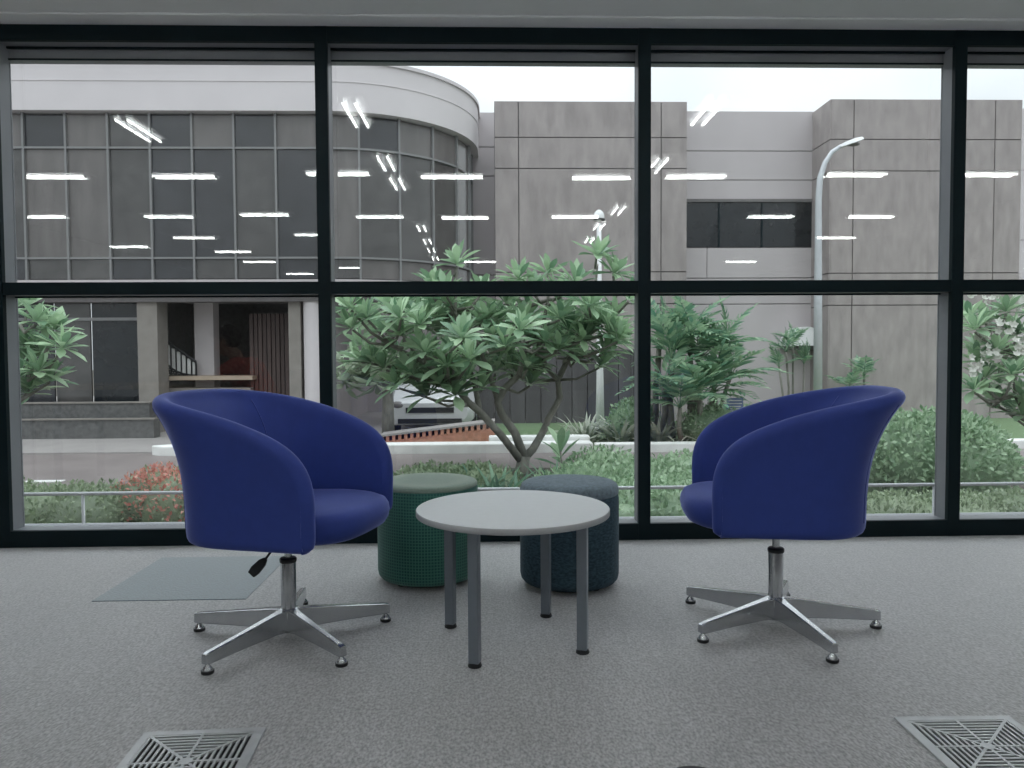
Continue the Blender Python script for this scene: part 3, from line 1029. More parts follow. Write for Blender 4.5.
# reception counter
rc = gbox('counter', M['stone'], 158, 250, 0, 0, YG + 0.5, 0.6, z0=ZG, z1=zpx(388, YG + 0.5))
gbox('counter_top', M['desk_wood'], 156, 252, 0, 0, YG + 0.42, 0.75, z0=zpx(380, YG + 0.5), z1=zpx(376, YG + 0.5))
# slanted display rack
rk = thing('display_rack', 'dark slanted rack of white papers inside the curved building', 'rack', (at(178, 378, YG + 0.8).x, YG + 0.8, zpx(376, YG + 0.5)))
xa, xb = at(160, 360, YG + 0.8).x, at(196, 360, YG + 0.8).x
zb_, zt_ = zpx(376, YG + 0.5), zpx(336, YG + 0.8)
MB().tube([(xa, YG + 0.8, zb_), (xa, YG + 0.8, zt_)], 0.02, 6).build('upright', M['black'], rk, world=True)
MB().tube([(xb, YG + 0.8, zb_), (xb, YG + 0.8, zt_ - 0.55)], 0.02, 6).build('upright', M['black'], rk, world=True)
MB().tube([(xa, YG + 0.8, zt_), (xb, YG + 0.8, zt_ - 0.55)], 0.03, 6).build('slant_bar', M['black'], rk, world=True)
for i in range(7):
    f_ = (i + 0.5) / 7
    x = xa + (xb - xa) * f_
    MB().tube([(xa + 0.02, YG + 0.78, zb_ + 0.07 + 0.08 * i), (xa + 0.06 + (xb - xa) * (0.95 - i * 0.12), YG + 0.78, zb_ + 0.01)], 0.012, 5).build('rod', M['black'], rk, world=True)
    z_ = zb_ + (zt_ - 0.55 * f_ - zb_) * 0.12
    MB().box(x - 0.035, x + 0.035, YG + 0.83, YG + 0.84, zb_ + 0.02, zb_ + (zt_ - zb_ - 0.55 * f_) * 0.9).build('paper', M['paper'], rk, world=True)
# stepped granite planters at the foot of the glass front
pa = thing('stepped_planter', 'low stepped dark granite planter before the glass front', 'planter', (-9.5, Y0 - 0.3, G))
gbox('step', M['granite'], -420, 152, 0, 0, Y0 - 0.83, 0.28, pa, z0=ZG, z1=zpx(418, Y0 - 0.35, 80))
gbox('step', M['granite'], -420, 148, 0, 0, Y0 - 0.53, 0.28, pa, z0=ZG, z1=zpx(402, Y0 - 0.05, 80))
gbox('coping', M['stone'], -420, 153, 0, 0, Y0 - 0.86, 0.1, pa, z0=zpx(418, Y0 - 0.35, 80), z1=zpx(416.5, Y0 - 0.35, 80))
gbox('coping', M['stone'], -420, 149, 0, 0, Y0 - 0.56, 0.1, pa, z0=zpx(402, Y0 - 0.05, 80), z1=zpx(400.5, Y0 - 0.05, 80))

# ------------------------------------------------------------------ grey block building
gb = thing('concrete_block_building', 'flat grey concrete panel building with a pale recessed bay', 'building', (6, 19, G))
YA, YR, YBk = 17.1, 17.95, 17.0
TOP = at(600, 101, YA).z


def panels(us, vs_, Y, m, name='panel', depth=0.12, gap=0.012, back=True, ztop=None):
    xs = [at(u, 250, Y).x for u in us]
    zs = [at(sum(us) / len(us), v, Y).z for v in vs_]
    if ztop is not None:
        zs[0] = ztop
    zs.append(G)
    for i in range(len(xs) - 1):
        for j in range(len(zs) - 1):
            MB().box(xs[i] + gap, xs[i + 1] - gap, Y, Y + depth, zs[j + 1] + gap, zs[j] - gap).build(name, m, gb, world=True)
    if back:
        MB().box(xs[0] + 0.005, xs[-1] - 0.005, Y + 0.03, Y + 0.6, G, zs[0] - 0.005).build('backing_wall', M['concrete_dark'], gb, world=True)
    return xs, zs


ROWS = [101, 137.5, 168.5, 272, 304]
panels([495, 519, 661, 687], ROWS, YA, M['concrete_grey'])
xb_, _ = panels([830, 852.5, 993, 1020], [99, 139.5, 171, 273, 305], YBk, M['concrete_grey'])
# left return of the second block
z_top = at(905, 99, YBk).z
zr = [z_top] + [at(905, v, YBk).z for v in (139.5, 171, 273, 305)] + [G]
xl = at(830, 250, YBk).x
for j in range(5):
    MB().box(xl - 0.02, xl + 0.1, YBk + 0.01, YBk + 1.0, zr[j + 1] + 0.012, zr[j] - 0.012).build('panel', M['concrete_grey'], gb, world=True)
# pale recessed bay
xs_r = [at(u, 250, YR).x for u in (684, 707, 760, 816)]
zz = [at(750, v, YR).z for v in (111, 151, 180, 200)]
for j in range(3):
    MB().box(xs_r[0], xs_r[3], YR, YR + 0.12, zz[j + 1] + 0.01, zz[j] - 0.01).build('panel', M['concrete_pale'], gb, world=True)
MB().box(xs_r[0], xs_r[3], YR + 0.06, YR + 0.6, G, zz[0] - 0.02).build('backing_wall', M['concrete_dark'], gb, world=True)
zw0, zw1 = at(750, 247.5, YR).z, at(750, 200, YR).z
us_ = [684, 719, 762, 812]
for i in range(3):
    a, b = at(us_[i], 220, YR).x, at(us_[i + 1], 220, YR).x
    MB().box(a + 0.02, b - 0.02, YR + 0.02, YR + 0.05, zw0 + 0.02, zw1 - 0.02).build('strip_pane', M['pane_d'], gb, world=True)
    MB().box(b - 0.02, b + 0.02, YR + 0.0, YR + 0.06, zw0, zw1).build('strip_mullion', M['frame'], gb, world=True)
MB().box(xs_r[0], xs_r[3], YR - 0.03, YR + 0.06, zw1 - 0.05, zw1 + 0.02).build('strip_head', M['concrete_dark'], gb, world=True)
zl = [zw0] + [at(750, v, YR).z for v in (278, 304)] + [G]
for j in range(3):
    for a, b in ((xs_r[0], xs_r[1]), (xs_r[1], xs_r[3])) if j == 0 else ((xs_r[0], xs_r[3]),):
        MB().box(a + 0.008, b - 0.008, YR, YR + 0.12, zl[j + 1] + 0.01, zl[j] - 0.01).build('panel', M['concrete_pale'], gb, world=True)
# roof things on the pale bay
for u in (743, 800):
    p = at(u, 109, YR + 0.6)
    MB().box(p.x - 0.35, p.x + 0.35, p.y - 0.2, p.y + 0.2, zz[0] - 0.05, zz[0] + 0.07).build('roof_hatch', M['concrete_pale'], gb, world=True)
# narrow pale wall between the two buildings
nw = thing('narrow_pale_wall', 'narrow pale wall between curved building and grey block', 'wall', (at(487, 300, 18.6).x, 18.6, G))
xs_n = (at(462, 250, 18.6).x, at(500, 250, 18.6).x)
zn = [at(487, v, 18.6).z for v in (112, 147, 176, 275)] + [G]
for j in range(4):
    MB().box(xs_n[0], xs_n[1], 18.6, 18.75, zn[j + 1] + 0.012, zn[j] - 0.012).build('panel', M['concrete_pale'], nw, world=True)
MB().box(xs_n[0] + 0.01, xs_n[1] - 0.01, 18.65, 19.1, G, zn[0] - 0.02).build('backing_wall', M['concrete_dark'], nw, world=True)
fb = thing('distant_pale_building', 'pale building at the far edge past the grey block', 'building', (at(1075, 300, 24).x, 25, G))
xs_f = (at(1021, 250, 24).x, at(1150, 250, 24).x)
zf = [at(1022, v, 24).z for v in (108, 170, 240, 300)] + [G]
for j in range(4):
    MB().box(xs_f[0], xs_f[1], 24, 24.2, zf[j + 1] + 0.012, zf[j] - 0.012).build('panel', M['parapet'], fb, world=True)
MB().box(xs_f[0] + 0.01, xs_f[1] - 0.01, 24.1, 28, G, zf[0] - 0.02).build('backing_wall', M['concrete_pale'], fb, world=True)

dw = thing('dark_board_wall', 'dark stained board wall behind the forked frangipani trunk', 'wall', (at(545, 420, 16.7).x, 16.75, G + 0.04))
for i in range(11):
    ua, ub = 479 + 15.5 * i, 479 + 15.5 * (i + 1)
    MB().box(at(ua, 400, 16.7).x + 0.008, at(ub, 400, 16.7).x - 0.008, 16.7 + 0.01 * (i % 2), 16.8, G + 0.04, at(545, 352, 16.7).z).build('board', M['dark_board'], dw, world=True)
MB().box(at(479, 400, 16.7).x, at(650, 400, 16.7).x, 16.67, 16.82, at(545, 352, 16.7).z, at(545, 350, 16.7).z).build('cap_rail', M['dark_board'], dw, world=True)

# white quarter-round canopy on the pale bay
cp = at(797, 346, YR - 0.02)
qc = thing('wall_canopy', 'white half round canopy on the pale wall behind the small palms', 'canopy', (cp.x, YR - 0.3, cp.z))
mb = MB()
n = 18
rr = 0.44
for i in range(n + 1):
    a = PI * i / n
    x, z = rr * math.cos(a), rr * math.sin(a)
    mb.v += [(x, -0.28, z), (x, 0.28, z), (x * 0.94, -0.28, z * 0.94), (x * 0.94, 0.28, z * 0.94)]
for i in range(n):
    a, c = i * 4, i * 4 + 4
    mb.f += [(a, a + 1, c + 1, c), (a + 2, c + 2, c + 3, a + 3), (a, c, c + 2, a + 2), (a + 1, a + 3, c + 3, c + 1)]
mb.f += [(0, 2, 3, 1), (n * 4, n * 4 + 1, n * 4 + 3, n * 4 + 2)]
mb.build('hood', M['white_metal'], qc, auto=40)
MB().prism([(rr * 0.95 * math.cos(PI * i / n), rr * 0.95 * math.sin(PI * i / n)) for i in range(n + 1)], 0.0, 0.03).build('front_panel', M['white_metal'], qc)
fp = [o for o in col.objects if o.parent == qc and o.name.startswith('front_panel')][0]
fp.rotation_euler = (R(90), 0, 0); fp.location = (0, -0.24, 0)
MB().box(-0.4, 0.4, 0.05, 0.29, -0.1, 0.0).build('bracket', M['mullion'], qc)

# ------------------------------------------------------------------ street furniture
YL = 14.5
b0 = at(818, 400, YL)
sl_ = thing('street_lamp', 'tall grey street lamp with curved arm', 'street lamp', (b0.x, YL, G + 0.04))
pts = [(b0.x, YL, G + 0.04)] + [at(u, v, YL) for u, v in ((818, 300), (818.5, 200), (820, 178), (825, 163), (832, 152), (841, 146))]
MB().tube(pts, [0.085, 0.075, 0.06, 0.055, 0.048, 0.042, 0.036], 12).build('pole', M['pole'], sl_, smooth=True, world=True)
MB().lathe([(0.16, 0), (0.16, 0.03), (0.1, 0.06), (0.09, 0.3)], 16).build('base', M['pole'], sl_, auto=40)
h0, h1 = at(839, 147, YL), at(863, 139, YL)
dh = (h1 - h0)
mb = MB()
for t, hw, hh in ((0, 0.05, 0.03), (0.2, 0.09, 0.05), (0.6, 0.13, 0.06), (0.9, 0.11, 0.045), (1.0, 0.05, 0.02)):
    p = h0 + dh * t
    mb.v += [tuple(p + Vector((0, -hw, -hh * 0.5))), tuple(p + Vector((0, hw, -hh * 0.5))), tuple(p + Vector((0, hw * 0.6, hh))), tuple(p + Vector((0, -hw * 0.6, hh)))]
for i in range(4):
    for j in range(4):
        j2 = (j + 1) % 4
        mb.f.append((i * 4 + j, (i + 1) * 4 + j, (i + 1) * 4 + j2, i * 4 + j2))
mb.f += [(0, 1, 2, 3), (19, 18, 17, 16)]
lh = mb.build('lamp_head', M['white_metal'], sl_, world=True, bevel=0.01)
q = h0 + dh * 0.55
MB().ball((q.x, q.y, q.z - 0.03), (0.15, 0.08, 0.04)).build('lens', M['pane_c'], lh, smooth=True, world=True)

YP = 14.8
b1 = at(600, 435, YP)
gp = thing('camera_post', 'white post with domed head before the grey wall', 'post', (b1.x, YP, G + 0.04))
MB().tube([(b1.x, YP, G + 0.04), at(600, 380, YP), at(599, 300, YP), at(599, 224, YP)], [0.09, 0.07, 0.055, 0.045], 12).build('pole', M['white_metal'], gp, smooth=True, world=True)
hd = at(599, 221, YP)
hb = MB().lathe([(0.045, 0), (0.1, 0.03), (0.105, 0.09), (0.085, 0.16), (0.045, 0.2), (0.02, 0.215)], 20, hd).build('domed_head', M['white_metal'], gp, world=True, auto=40)
MB().lathe([(0.112, -0.01), (0.112, 0.02)], 20, (hd.x, hd.y, hd.z + 0.02)).build('head_band', M['black'], hb, world=True, auto=40)
MB().lathe([(0.14, 0), (0.14, 0.05), (0.09, 0.1)], 16).build('base', M['white_metal'], gp, auto=40)

# small blue notice
YS = 12.75
sp = at(735, 405, YS)
sg = thing('notice_sign', 'small blue and white notice board on a post in the planting', 'sign', (sp.x, YS, G + 0.04))
MB().box(sp.x - 0.14, sp.x + 0.14, YS, YS + 0.02, sp.z - 0.09, sp.z + 0.12).build('board', M['sign_blue'], sg, world=True)
MB().box(sp.x - 0.14, sp.x + 0.14, YS, YS + 0.02, sp.z - 0.15, sp.z - 0.092).build('lower_board', M['paper'], sg, world=True)
for i, (w_, dz) in enumerate(((0.11, 0.075), (0.12, 0.025), (0.1, -0.025), (0.11, -0.065))):
    MB().box(sp.x - w_, sp.x + w_, YS - 0.004, YS + 0.001, sp.z + dz - 0.008, sp.z + dz + 0.008).build('text_line', M['paper'], sg, world=True)
MB().box(sp.x - 0.02, sp.x + 0.02, YS + 0.005, YS + 0.03, G + 0.04, sp.z - 0.1).build('post', M['pole'], sg, world=True)

# white kerbs
xk0, xk1 = at(150, 452, 12.1).x, at(592, 452, 12.1).x
kb = thing('white_island_kerb', 'long white painted kerb with a pointed end across the road', 'kerb', ((xk0 + xk1) / 2, 12.2, G))
poly = [(xk0, 12.15), (xk0 + 0.18, 12.02), (xk0 + 0.5, 11.97), (xk1, 11.97), (xk1, 12.33), (xk0 + 0.5, 12.33), (xk0 + 0.18, 12.28)]
MB().prism(poly, G - 0.02, G + 0.15).build('kerb_stone', M['kerb'], kb, world=True, bevel=0.02)
x2a, x2b = at(489, 445, 12.6).x, at(588, 445, 12.6).x
MB().box(x2a, x2b, 12.34, 12.6, G - 0.02, G + 0.22).build('upper_kerb_stone', M['kerb'], kb, world=True, bevel=0.02)
k2 = MB().box(at(596, 450, 11.9).x, 30, 11.9, 12.15, G - 0.02, G + 0.14).build('white_road_kerb', M['kerb'], None, bevel=0.02)
tag(k2, 'white painted kerb running behind the green hedge', 'kerb')
bs = MB().box(x2b + 0.1, 12, 12.18, 12.5, G - 0.02, G + 0.09).build('red_brick_edging', M['brick'], None)
tag(bs, 'red brick edging strip before the spiky plants', 'edging')
ln = MB().box(at(24, 476, 9.6).x, at(62, 476, 9.6).x, 9.55, 9.68, G - 0.01, G + 0.012).build('road_line', M['kerb'], None)
tag(ln, 'short white line painted on the road by the low hedge', 'road marking')

# sloping red brick wall with open blocks
YW = 12.75
wx0, wx1 = at(380, 440, YW).x, at(495, 440, YW).x
bw = thing('sloping_brick_wall', 'low red brick ramp wall with notched top', 'brick wall', ((wx0 + wx1) / 2, YW, G + 0.03))
zlo, zhi = at(385, 442, YW).z, at(492, 428, YW).z
MB().hexa([(wx0, YW, G), (wx1, YW, G), (wx1, YW + 0.35, G), (wx0, YW + 0.35, G), (wx0, YW, zlo), (wx1, YW, zhi), (wx1, YW + 0.35, zhi), (wx0, YW + 0.35, zlo)]).build('wall_body', M['brick'], bw, world=True)
nb = 19
for i in range(nb):
    f0, f1 = i / nb, (i + 0.52) / nb
    xa_, xb2 = wx0 + (wx1 - wx0) * f0, wx0 + (wx1 - wx0) * f1
    za_, zb2 = zlo + (zhi - zlo) * f0, zlo + (zhi - zlo) * f1
    MB().hexa([(xa_, YW - 0.01, za_ - 0.01), (xb2, YW - 0.01, zb2 - 0.01), (xb2, YW + 0.3, zb2 - 0.01), (xa_, YW + 0.3, za_ - 0.01), (xa_, YW - 0.01, za_ + 0.085), (xb2, YW - 0.01, zb2 + 0.085), (xb2, YW + 0.3, zb2 + 0.085), (xa_, YW + 0.3, za_ + 0.085)]).build('brick', M['brick'], bw, world=True)
MB().hexa([(wx0, YW + 0.16, zlo - 0.02), (wx1, YW + 0.16, zhi - 0.02), (wx1, YW + 0.3, zhi - 0.02), (wx0, YW + 0.3, zlo - 0.02), (wx0, YW + 0.16, zlo + 0.08), (wx1, YW + 0.16, zhi + 0.08), (wx1, YW + 0.3, zhi + 0.08), (wx0, YW + 0.3, zlo + 0.08)]).build('notch_backing', M['brick_dark'], bw, world=True)
MB().hexa([(wx0, YW - 0.03, zlo + 0.085), (wx1, YW - 0.03, zhi + 0.085), (wx1, YW + 0.5, zhi + 0.085), (wx0, YW + 0.5, zlo + 0.085), (wx0, YW - 0.03, zlo + 0.12), (wx1, YW - 0.03, zhi + 0.12), (wx1, YW + 0.5, zhi + 0.12), (wx0, YW + 0.5, zlo + 0.12)]).build('ramp_slab', M['pavement'], bw, world=True)

# ------------------------------------------------------------------ parked white car (seen from the front, behind the tree)
YC = 14.3
cx = at(430, 420, YC).x
cr = thing('parked_car', 'white car parked behind the frangipani tree', 'car', (cx, YC, G + 0.03))


def loft(secs):
    mb = MB()
    n = len(secs[0])
    for s in secs:
        mb.v += [tuple(p) for p in s]
    for i in range(len(secs) - 1):
        for j in range(n):
            j2 = (j + 1) % n
            mb.f.append((i * n + j, i * n + j2, (i + 1) * n + j2, (i + 1) * n + j))
    mb.f.append(tuple(reversed(range(n))))
    e = (len(secs) - 1) * n
    mb.f.append(tuple(e + j for j in range(n)))
    return mb


def carsec(y, hw, z0, z1, rr=0.12):
    return [(-hw + rr, y, z0), (hw - rr, y, z0), (hw, y, z0 + rr), (hw, y, z1 - rr), (hw - rr, y, z1), (-hw + rr, y, z1), (-hw, y, z1 - rr), (-hw, y, z0 + rr)]


loft([carsec(0.0, 0.7, 0.25, 0.62), carsec(0.12, 0.82, 0.2, 0.72), carsec(1.0, 0.86, 0.2, 0.9), carsec(3.2, 0.86, 0.2, 0.95), carsec(4.1, 0.8, 0.25, 0.9), carsec(4.2, 0.7, 0.35, 0.8)]).build('body', M['car'], cr, auto=35)
cabin = loft([carsec(0.95, 0.74, 0.86, 0.93, 0.03), carsec(1.7, 0.64, 0.86, 1.4, 0.08), carsec(3.0, 0.64, 0.86, 1.43, 0.08), carsec(3.8, 0.72, 0.86, 0.95, 0.03)]).build('cabin', M['car'], cr, auto=35)
MB().hexa([(-0.62, 1.02, 0.95), (0.62, 1.02, 0.95), (0.55, 1.6, 1.33), (-0.55, 1.6, 1.33), (-0.62, 0.98, 0.98), (0.62, 0.98, 0.98), (0.55, 1.57, 1.36), (-0.55, 1.57, 1.36)]).build('windscreen', M['pane_d'], cabin)
MB().box(-0.45, 0.45, -0.02, 0.05, 0.44, 0.54).build('grille', M['black'], cr)
MB().box(-0.6, 0.6, -0.03, 0.08, 0.24, 0.33).build('lower_grille', M['black'], cr)
for s in (-1, 1):
    MB().ball((s * 0.6, 0.06, 0.58), (0.16, 0.08, 0.08)).build('headlight', M['pane_c'], cr, smooth=True)
    for y in (0.8, 3.3):
        wh = MB().tube([(s * 0.66, y, 0.3), (s * 0.86, y, 0.3)], 0.3, 24).build('wheel', M['black'], cr, auto=40)
        MB().tube([(s * 0.85, y, 0.3), (s * 0.875, y, 0.3)], 0.19, 20).build('hubcap', M['chrome'], wh, auto=40)


# ------------------------------------------------------------------ plants
def leaf_mesh(L, w, fold=0.25, droop=0.15, n=5, tip=0.75):
    """leaf along +y from the origin, upper side +z"""
    v, f = [], []
    for i in range(n + 1):
        t = i / n
        ww = w * (math.sin(PI * min(1, t ** tip * 0.97 + 0.02)) ** 0.8) * 0.5
        z = -droop * L * t * t
        v += [(-ww, L * t, z + fold * ww), (0, L * t, z), (ww, L * t, z + fold * ww)]
    for i in range(n):
        a = i * 3
        f += [(a, a + 1, a + 4, a + 3), (a + 1, a + 2, a + 5, a + 4)]
    return v, f


def mesh_of(name, vf, m, smooth=True):
    me = bpy.data.meshes.new(name)
    me.from_pydata(vf[0], [], vf[1])
    me.materials.append(m)
    if smooth:
        me.polygons.foreach_set('use_smooth', [True] * len(me.polygons))
    return me


def frame_mtx(pos, d, up, scale=1.0):
    y = d.normalized()
    x = y.cross(up)
    x = x.normalized() if x.length > 1e-5 else y.orthogonal().normalized()
    z = x.cross(y)
    return Matrix(((x.x * scale, y.x * scale, z.x * scale, pos.x), (x.y * scale, y.y * scale, z.y * scale, pos.y), (x.z * scale, y.z * scale, z.z * scale, pos.z), (0, 0, 0, 1)))


PL = [leaf_mesh(0.39, 0.125, 0.3, 0.1, 5, 1.5), leaf_mesh(0.36, 0.13, 0.25, 0.24, 5, 1.6), leaf_mesh(0.41, 0.115, 0.35, 0.02, 5, 1.4)]
PLM = [mesh_of('plumeria_leaf', q, M['leaf']) for q in PL]
PLD = [mesh_of('drooping_leaf', q, M['leaf_dry']) for q in PL]


def plumeria(name, label, base, limbs, rosettes, seed, limit=300, centre=None, nleaf=15, meshes=PLM, lmat='leaf', size=1.0, flowers=0, droop=0.0):
    rnd = random.Random(seed)
    root = thing(name, label, 'tree', base, 0, None)
    tk = MB()
    nodes = []
    for pts, rad in limbs:
        tk.tube(pts, rad, 8)
        nodes += [Vector(p) for p in pts[1:]]
    tk.build('trunk', M['bark'], root, smooth=True, world=True)
    centre = centre or sum((Vector(r) for r in rosettes), Vector()) / len(rosettes)
    tw = []
    leaves = []
    for r in rosettes:
        r = Vector(r)
        low = [n for n in nodes if n.z < r.z + 0.05] or nodes
        near = min(low, key=lambda n: (n - r).length)
        out = (r - centre)
        d = (out * 0.35 + Vector((0, 0, 0.9 - 1.5 * droop))).normalized()
        mid = near.lerp(r, 0.55) - d * 0.1 + Vector((rnd.uniform(-.05, .05), rnd.uniform(-.05, .05), 0))
        t = MB().tube([near, mid, r - d * 0.03], [0.022, 0.017, 0.015], 6)
        b = t.build('branch', M['bark'], root, smooth=True, world=True)
        side = d.orthogonal().normalized()
        side2 = d.cross(side)
        n = nleaf + rnd.randint(-2, 2)
        for i in range(n):
            az = i * 2.39996 + rnd.uniform(-.2, .2)
            el = R(80 - 82 * (i / n) ** 0.9 + rnd.uniform(-9, 9)) - droop * R(60)
            rd = side * math.cos(az) + side2 * math.sin(az)
            ld = d * math.sin(el) + rd * math.cos(el)
            ld = (ld + Vector((0, 0, -0.12 * (i / n)))).normalized()
            s = size * rnd.uniform(0.72, 1.05) * (0.75 + 0.25 * (i / n))
            leaves.append((r + rd * 0.012 + d * 0.01 * (n - i) / n, ld, d if el < 1.2 else -rd, s, rnd.randrange(3)))
        if flowers and rnd.random() < flowers:
            mb = MB()
            rr3 = [(rnd.uniform(-.8, .8), rnd.uniform(-.2, 1)) for j in range(9)]
            for j in range(9):
                q = r + d * (0.3 + rnd.uniform(-.06, .06)) + Vector((rnd.uniform(-.09, .09), rnd.uniform(-.2, -.06), rnd.uniform(-.06, .06)))
                for a in range(5):
                    v, f = leaf_mesh(0.055, 0.042, 0.2, -0.3, 2)
                    fn = Vector((rr3[j][0], -0.7, rr3[j][1])).normalized()          # the way the blossom faces
                    e1 = fn.orthogonal().normalized(); e2 = fn.cross(e1)
                    dd = e1 * math.cos(a * 1.257) + e2 * math.sin(a * 1.257) + fn * 0.35
                    mb.add(v, f, frame_mtx(q, dd, fn))
            fl = mb.build('flower_cluster', M['petal'], root, smooth=True, world=True)
            fl['kind'] = 'stuff'
    leaves.sort(key=lambda q: q[0].y - 0.35 * q[1].z)
    for p, d, u, s, k in leaves[:limit]:
        obj_mesh('leaf', meshes[k], root, frame_mtx(p - root.location, d, u, s))
    if len(leaves) > limit:
        mb = MB()
        for p, d, u, s, k in leaves[limit:]:
            mb.add(PL[k][0], PL[k][1], frame_mtx(p, d, u, s))
        fo = mb.build('foliage', M[lmat], root, smooth=True, world=True)
        fo['kind'] = 'stuff'
    return root


rn = random.Random(11)
YT = 9.7


def px(u, v, dy=0.0, Y=YT):
    return at(u, v, Y + dy)


tb0 = px(521, 480)
tb0.z = G - 0.01
limbs = [
    ([tb0, px(522, 468), px(524, 456)], [0.1, 0.085, 0.08]),
    ([px(524, 457), px(515, 433), px(501.5, 414, -.1), px(497.6, 402, -.1), px(505, 388, -.1), px(519, 375, -.1), px(525, 350, -.2), px(520, 325, -.2)], [0.06, 0.055, 0.05, 0.048, 0.045, 0.04, 0.03, 0.022]),
    ([px(524, 458), px(533, 449, .1), px(544, 430, .2), px(549, 418, .2), px(560, 398, .3), px(558, 380, .3), px(568, 359, .3), px(585, 330, .3), px(595, 290, .3), px(597, 265, .3)], [0.06, 0.052, 0.046, 0.043, 0.04, 0.04, 0.034, 0.028, 0.022, 0.018]),
    ([px(558, 381, .3), px(545, 366, .2), px(540, 340, .1), px(548, 300, .1), px(550, 280, .1)], [0.03, 0.028, 0.025, 0.022, 0.018]),
    ([px(522, 462), px(501, 435, -.2), px(480, 412, -.4), px(468, 402, -.5), px(450, 380, -.5), px(420, 360, -.6), px(390, 345, -.6)], [0.055, 0.05, 0.048, 0.045, 0.04, 0.03, 0.022]),
    ([px(480, 413, -.4), px(475, 385, -.2), px(462, 350, -.1), px(455, 310, 0), px(457, 272, 0)], [0.04, 0.035, 0.03, 0.025, 0.018]),
    ([px(499, 406, -.1), px(490, 375, -.1), px(478, 345, -.3), px(470, 330, -.4)], [0.035, 0.032, 0.026, 0.02]),
    ([px(420, 360, -.6), px(400, 330, -.3), px(378, 310, -.1)], [0.026, 0.022, 0.018]),
    ([px(585, 331, .3), px(605, 315, .1), px(620, 290, 0)], [0.024, 0.02, 0.016]),
]
ros_px = [(597, 256), (457, 264), (548, 274), (614, 274), (518, 279), (434, 285), (575, 284), (533, 290), (482, 291), (505, 302),
          (367, 318), (388, 306), (403, 336), (362, 345), (438, 314), (420, 325), (468, 330), (462, 304), (497, 322), (519, 338),
          (560, 318), (590, 306), (612, 318), (618, 340), (582, 340), (545, 342), (352, 328), (432, 358), (450, 376), (408, 372),
          (478, 362), (536, 366), (604, 352), (385, 332), (490, 342), (372, 362), (500, 358), (568, 330), (530, 316), (412, 305),
          (556, 296), (629, 300), (594, 326), (350, 308), (440, 336), (425, 378), (395, 355), (465, 345)]
ros = [px(u, v, rn.uniform(-0.9, 0.8)) for u, v in ros_px]
for u, v, dy in ((412, 374, -.7), (440, 384, -.6), (466, 380, -.5), (428, 396, -.4), (455, 396, -.6), (398, 386, -.6), (482, 388, -.2), (447, 366, -.9), (470, 360, -.9), (425, 352, -.9), (600, 366, .2), (575, 360, .4), (530, 384, .1), (512, 372, .4), (385, 368, -.5), (360, 360, -.3), (495, 372, .3), (462, 338, -1.2), (520, 330, -1.1), (400, 318, -1.0), (505, 346, -.9), (558, 350, -.6), (610, 332, -.7)):
    ros.append(px(u, v, dy))
for i in range(44):            # fill the crown between the outer rosettes
    a_, b_ = rn.uniform(0, 2 * PI), math.sqrt(rn.random())
    ros.append(px(486 + 132 * b_ * math.cos(a_), 334 + 42 * b_ * math.sin(a_), rn.uniform(-0.5, 1.4)))
plumeria('frangipani_tree', 'large forked frangipani tree with leaf rosettes behind the ottomans', tb0, limbs, ros, 5, limit=300, centre=px(490, 370), size=1.0, nleaf=19)

# tree at the left edge of the window
t1 = px(-45, 470, -1.4); t1.z = G - 0.01
YLt = 8.2
limbs = [([t1, px(-40, 430, -1.3), px(-25, 390, -.9), px(-5, 350, -1.2), px(20, 325, -1.4)], [0.09, 0.075, 0.05, 0.035, 0.02]),
         ([px(-25, 390, -.9), px(5, 375, -1.4), px(30, 370, -1.5)], [0.04, 0.03, 0.02]),
         ([px(-40, 430, -1.3), px(-60, 380, -.8), px(-70, 330, -.9)], [0.06, 0.04, 0.02])]
rp = [(28, 306), (55, 330), (42, 352), (28, 362), (62, 348), (30, 388), (44, 332), (8, 340), (0, 370), (-20, 330), (-50, 310), (-70, 340), (-40, 360), (10, 312), (18, 378), (27, 394), (38, 372), (24, 346), (50, 380), (36, 322)]
plumeria('frangipani_tree', 'frangipani branches reaching in at the edge nearest the tall glass front', t1, limbs, [px(u, v, -1.4 + rn.uniform(-.4, .4)) for u, v in rp], 8, limit=300, size=0.9, nleaf=19)

# tree at the right edge with white blossom
t2 = px(1065, 475, -.4); t2.z = G - 0.01
limbs = [([t2, px(1062, 430, -.4), px(1040, 390, -.6), px(1010, 350, -.7), px(990, 325, -.7)], [0.09, 0.075, 0.05, 0.035, 0.02]),
         ([px(1040, 390, -.6), px(1015, 395, -.8), px(1000, 400, -.9)], [0.04, 0.03, 0.02]),
         ([px(1062, 430, -.4), px(1080, 370, -.4), px(1085, 320, -.4)], [0.06, 0.04, 0.02])]
rp = [(986, 322), (1006, 312), (1018, 335), (978, 348), (997, 352), (1012, 375), (985, 378), (998, 404), (1022, 398), (1040, 340), (1050, 380), (1075, 310), (1090, 345), (1030, 310), (1035, 420), (1008, 330), (975, 330), (978, 362), (1000, 384), (1010, 412), (988, 398), (1020, 360), (970, 318), (1022, 416), (974, 390)]
plumeria('frangipani_tree', 'frangipani tree with white blossoms at the edge past the last mullion', t2, limbs, [px(u, v, -.7 + rn.uniform(-.4, .4)) for u, v in rp], 9, limit=300, size=0.85, flowers=0.85, nleaf=19)

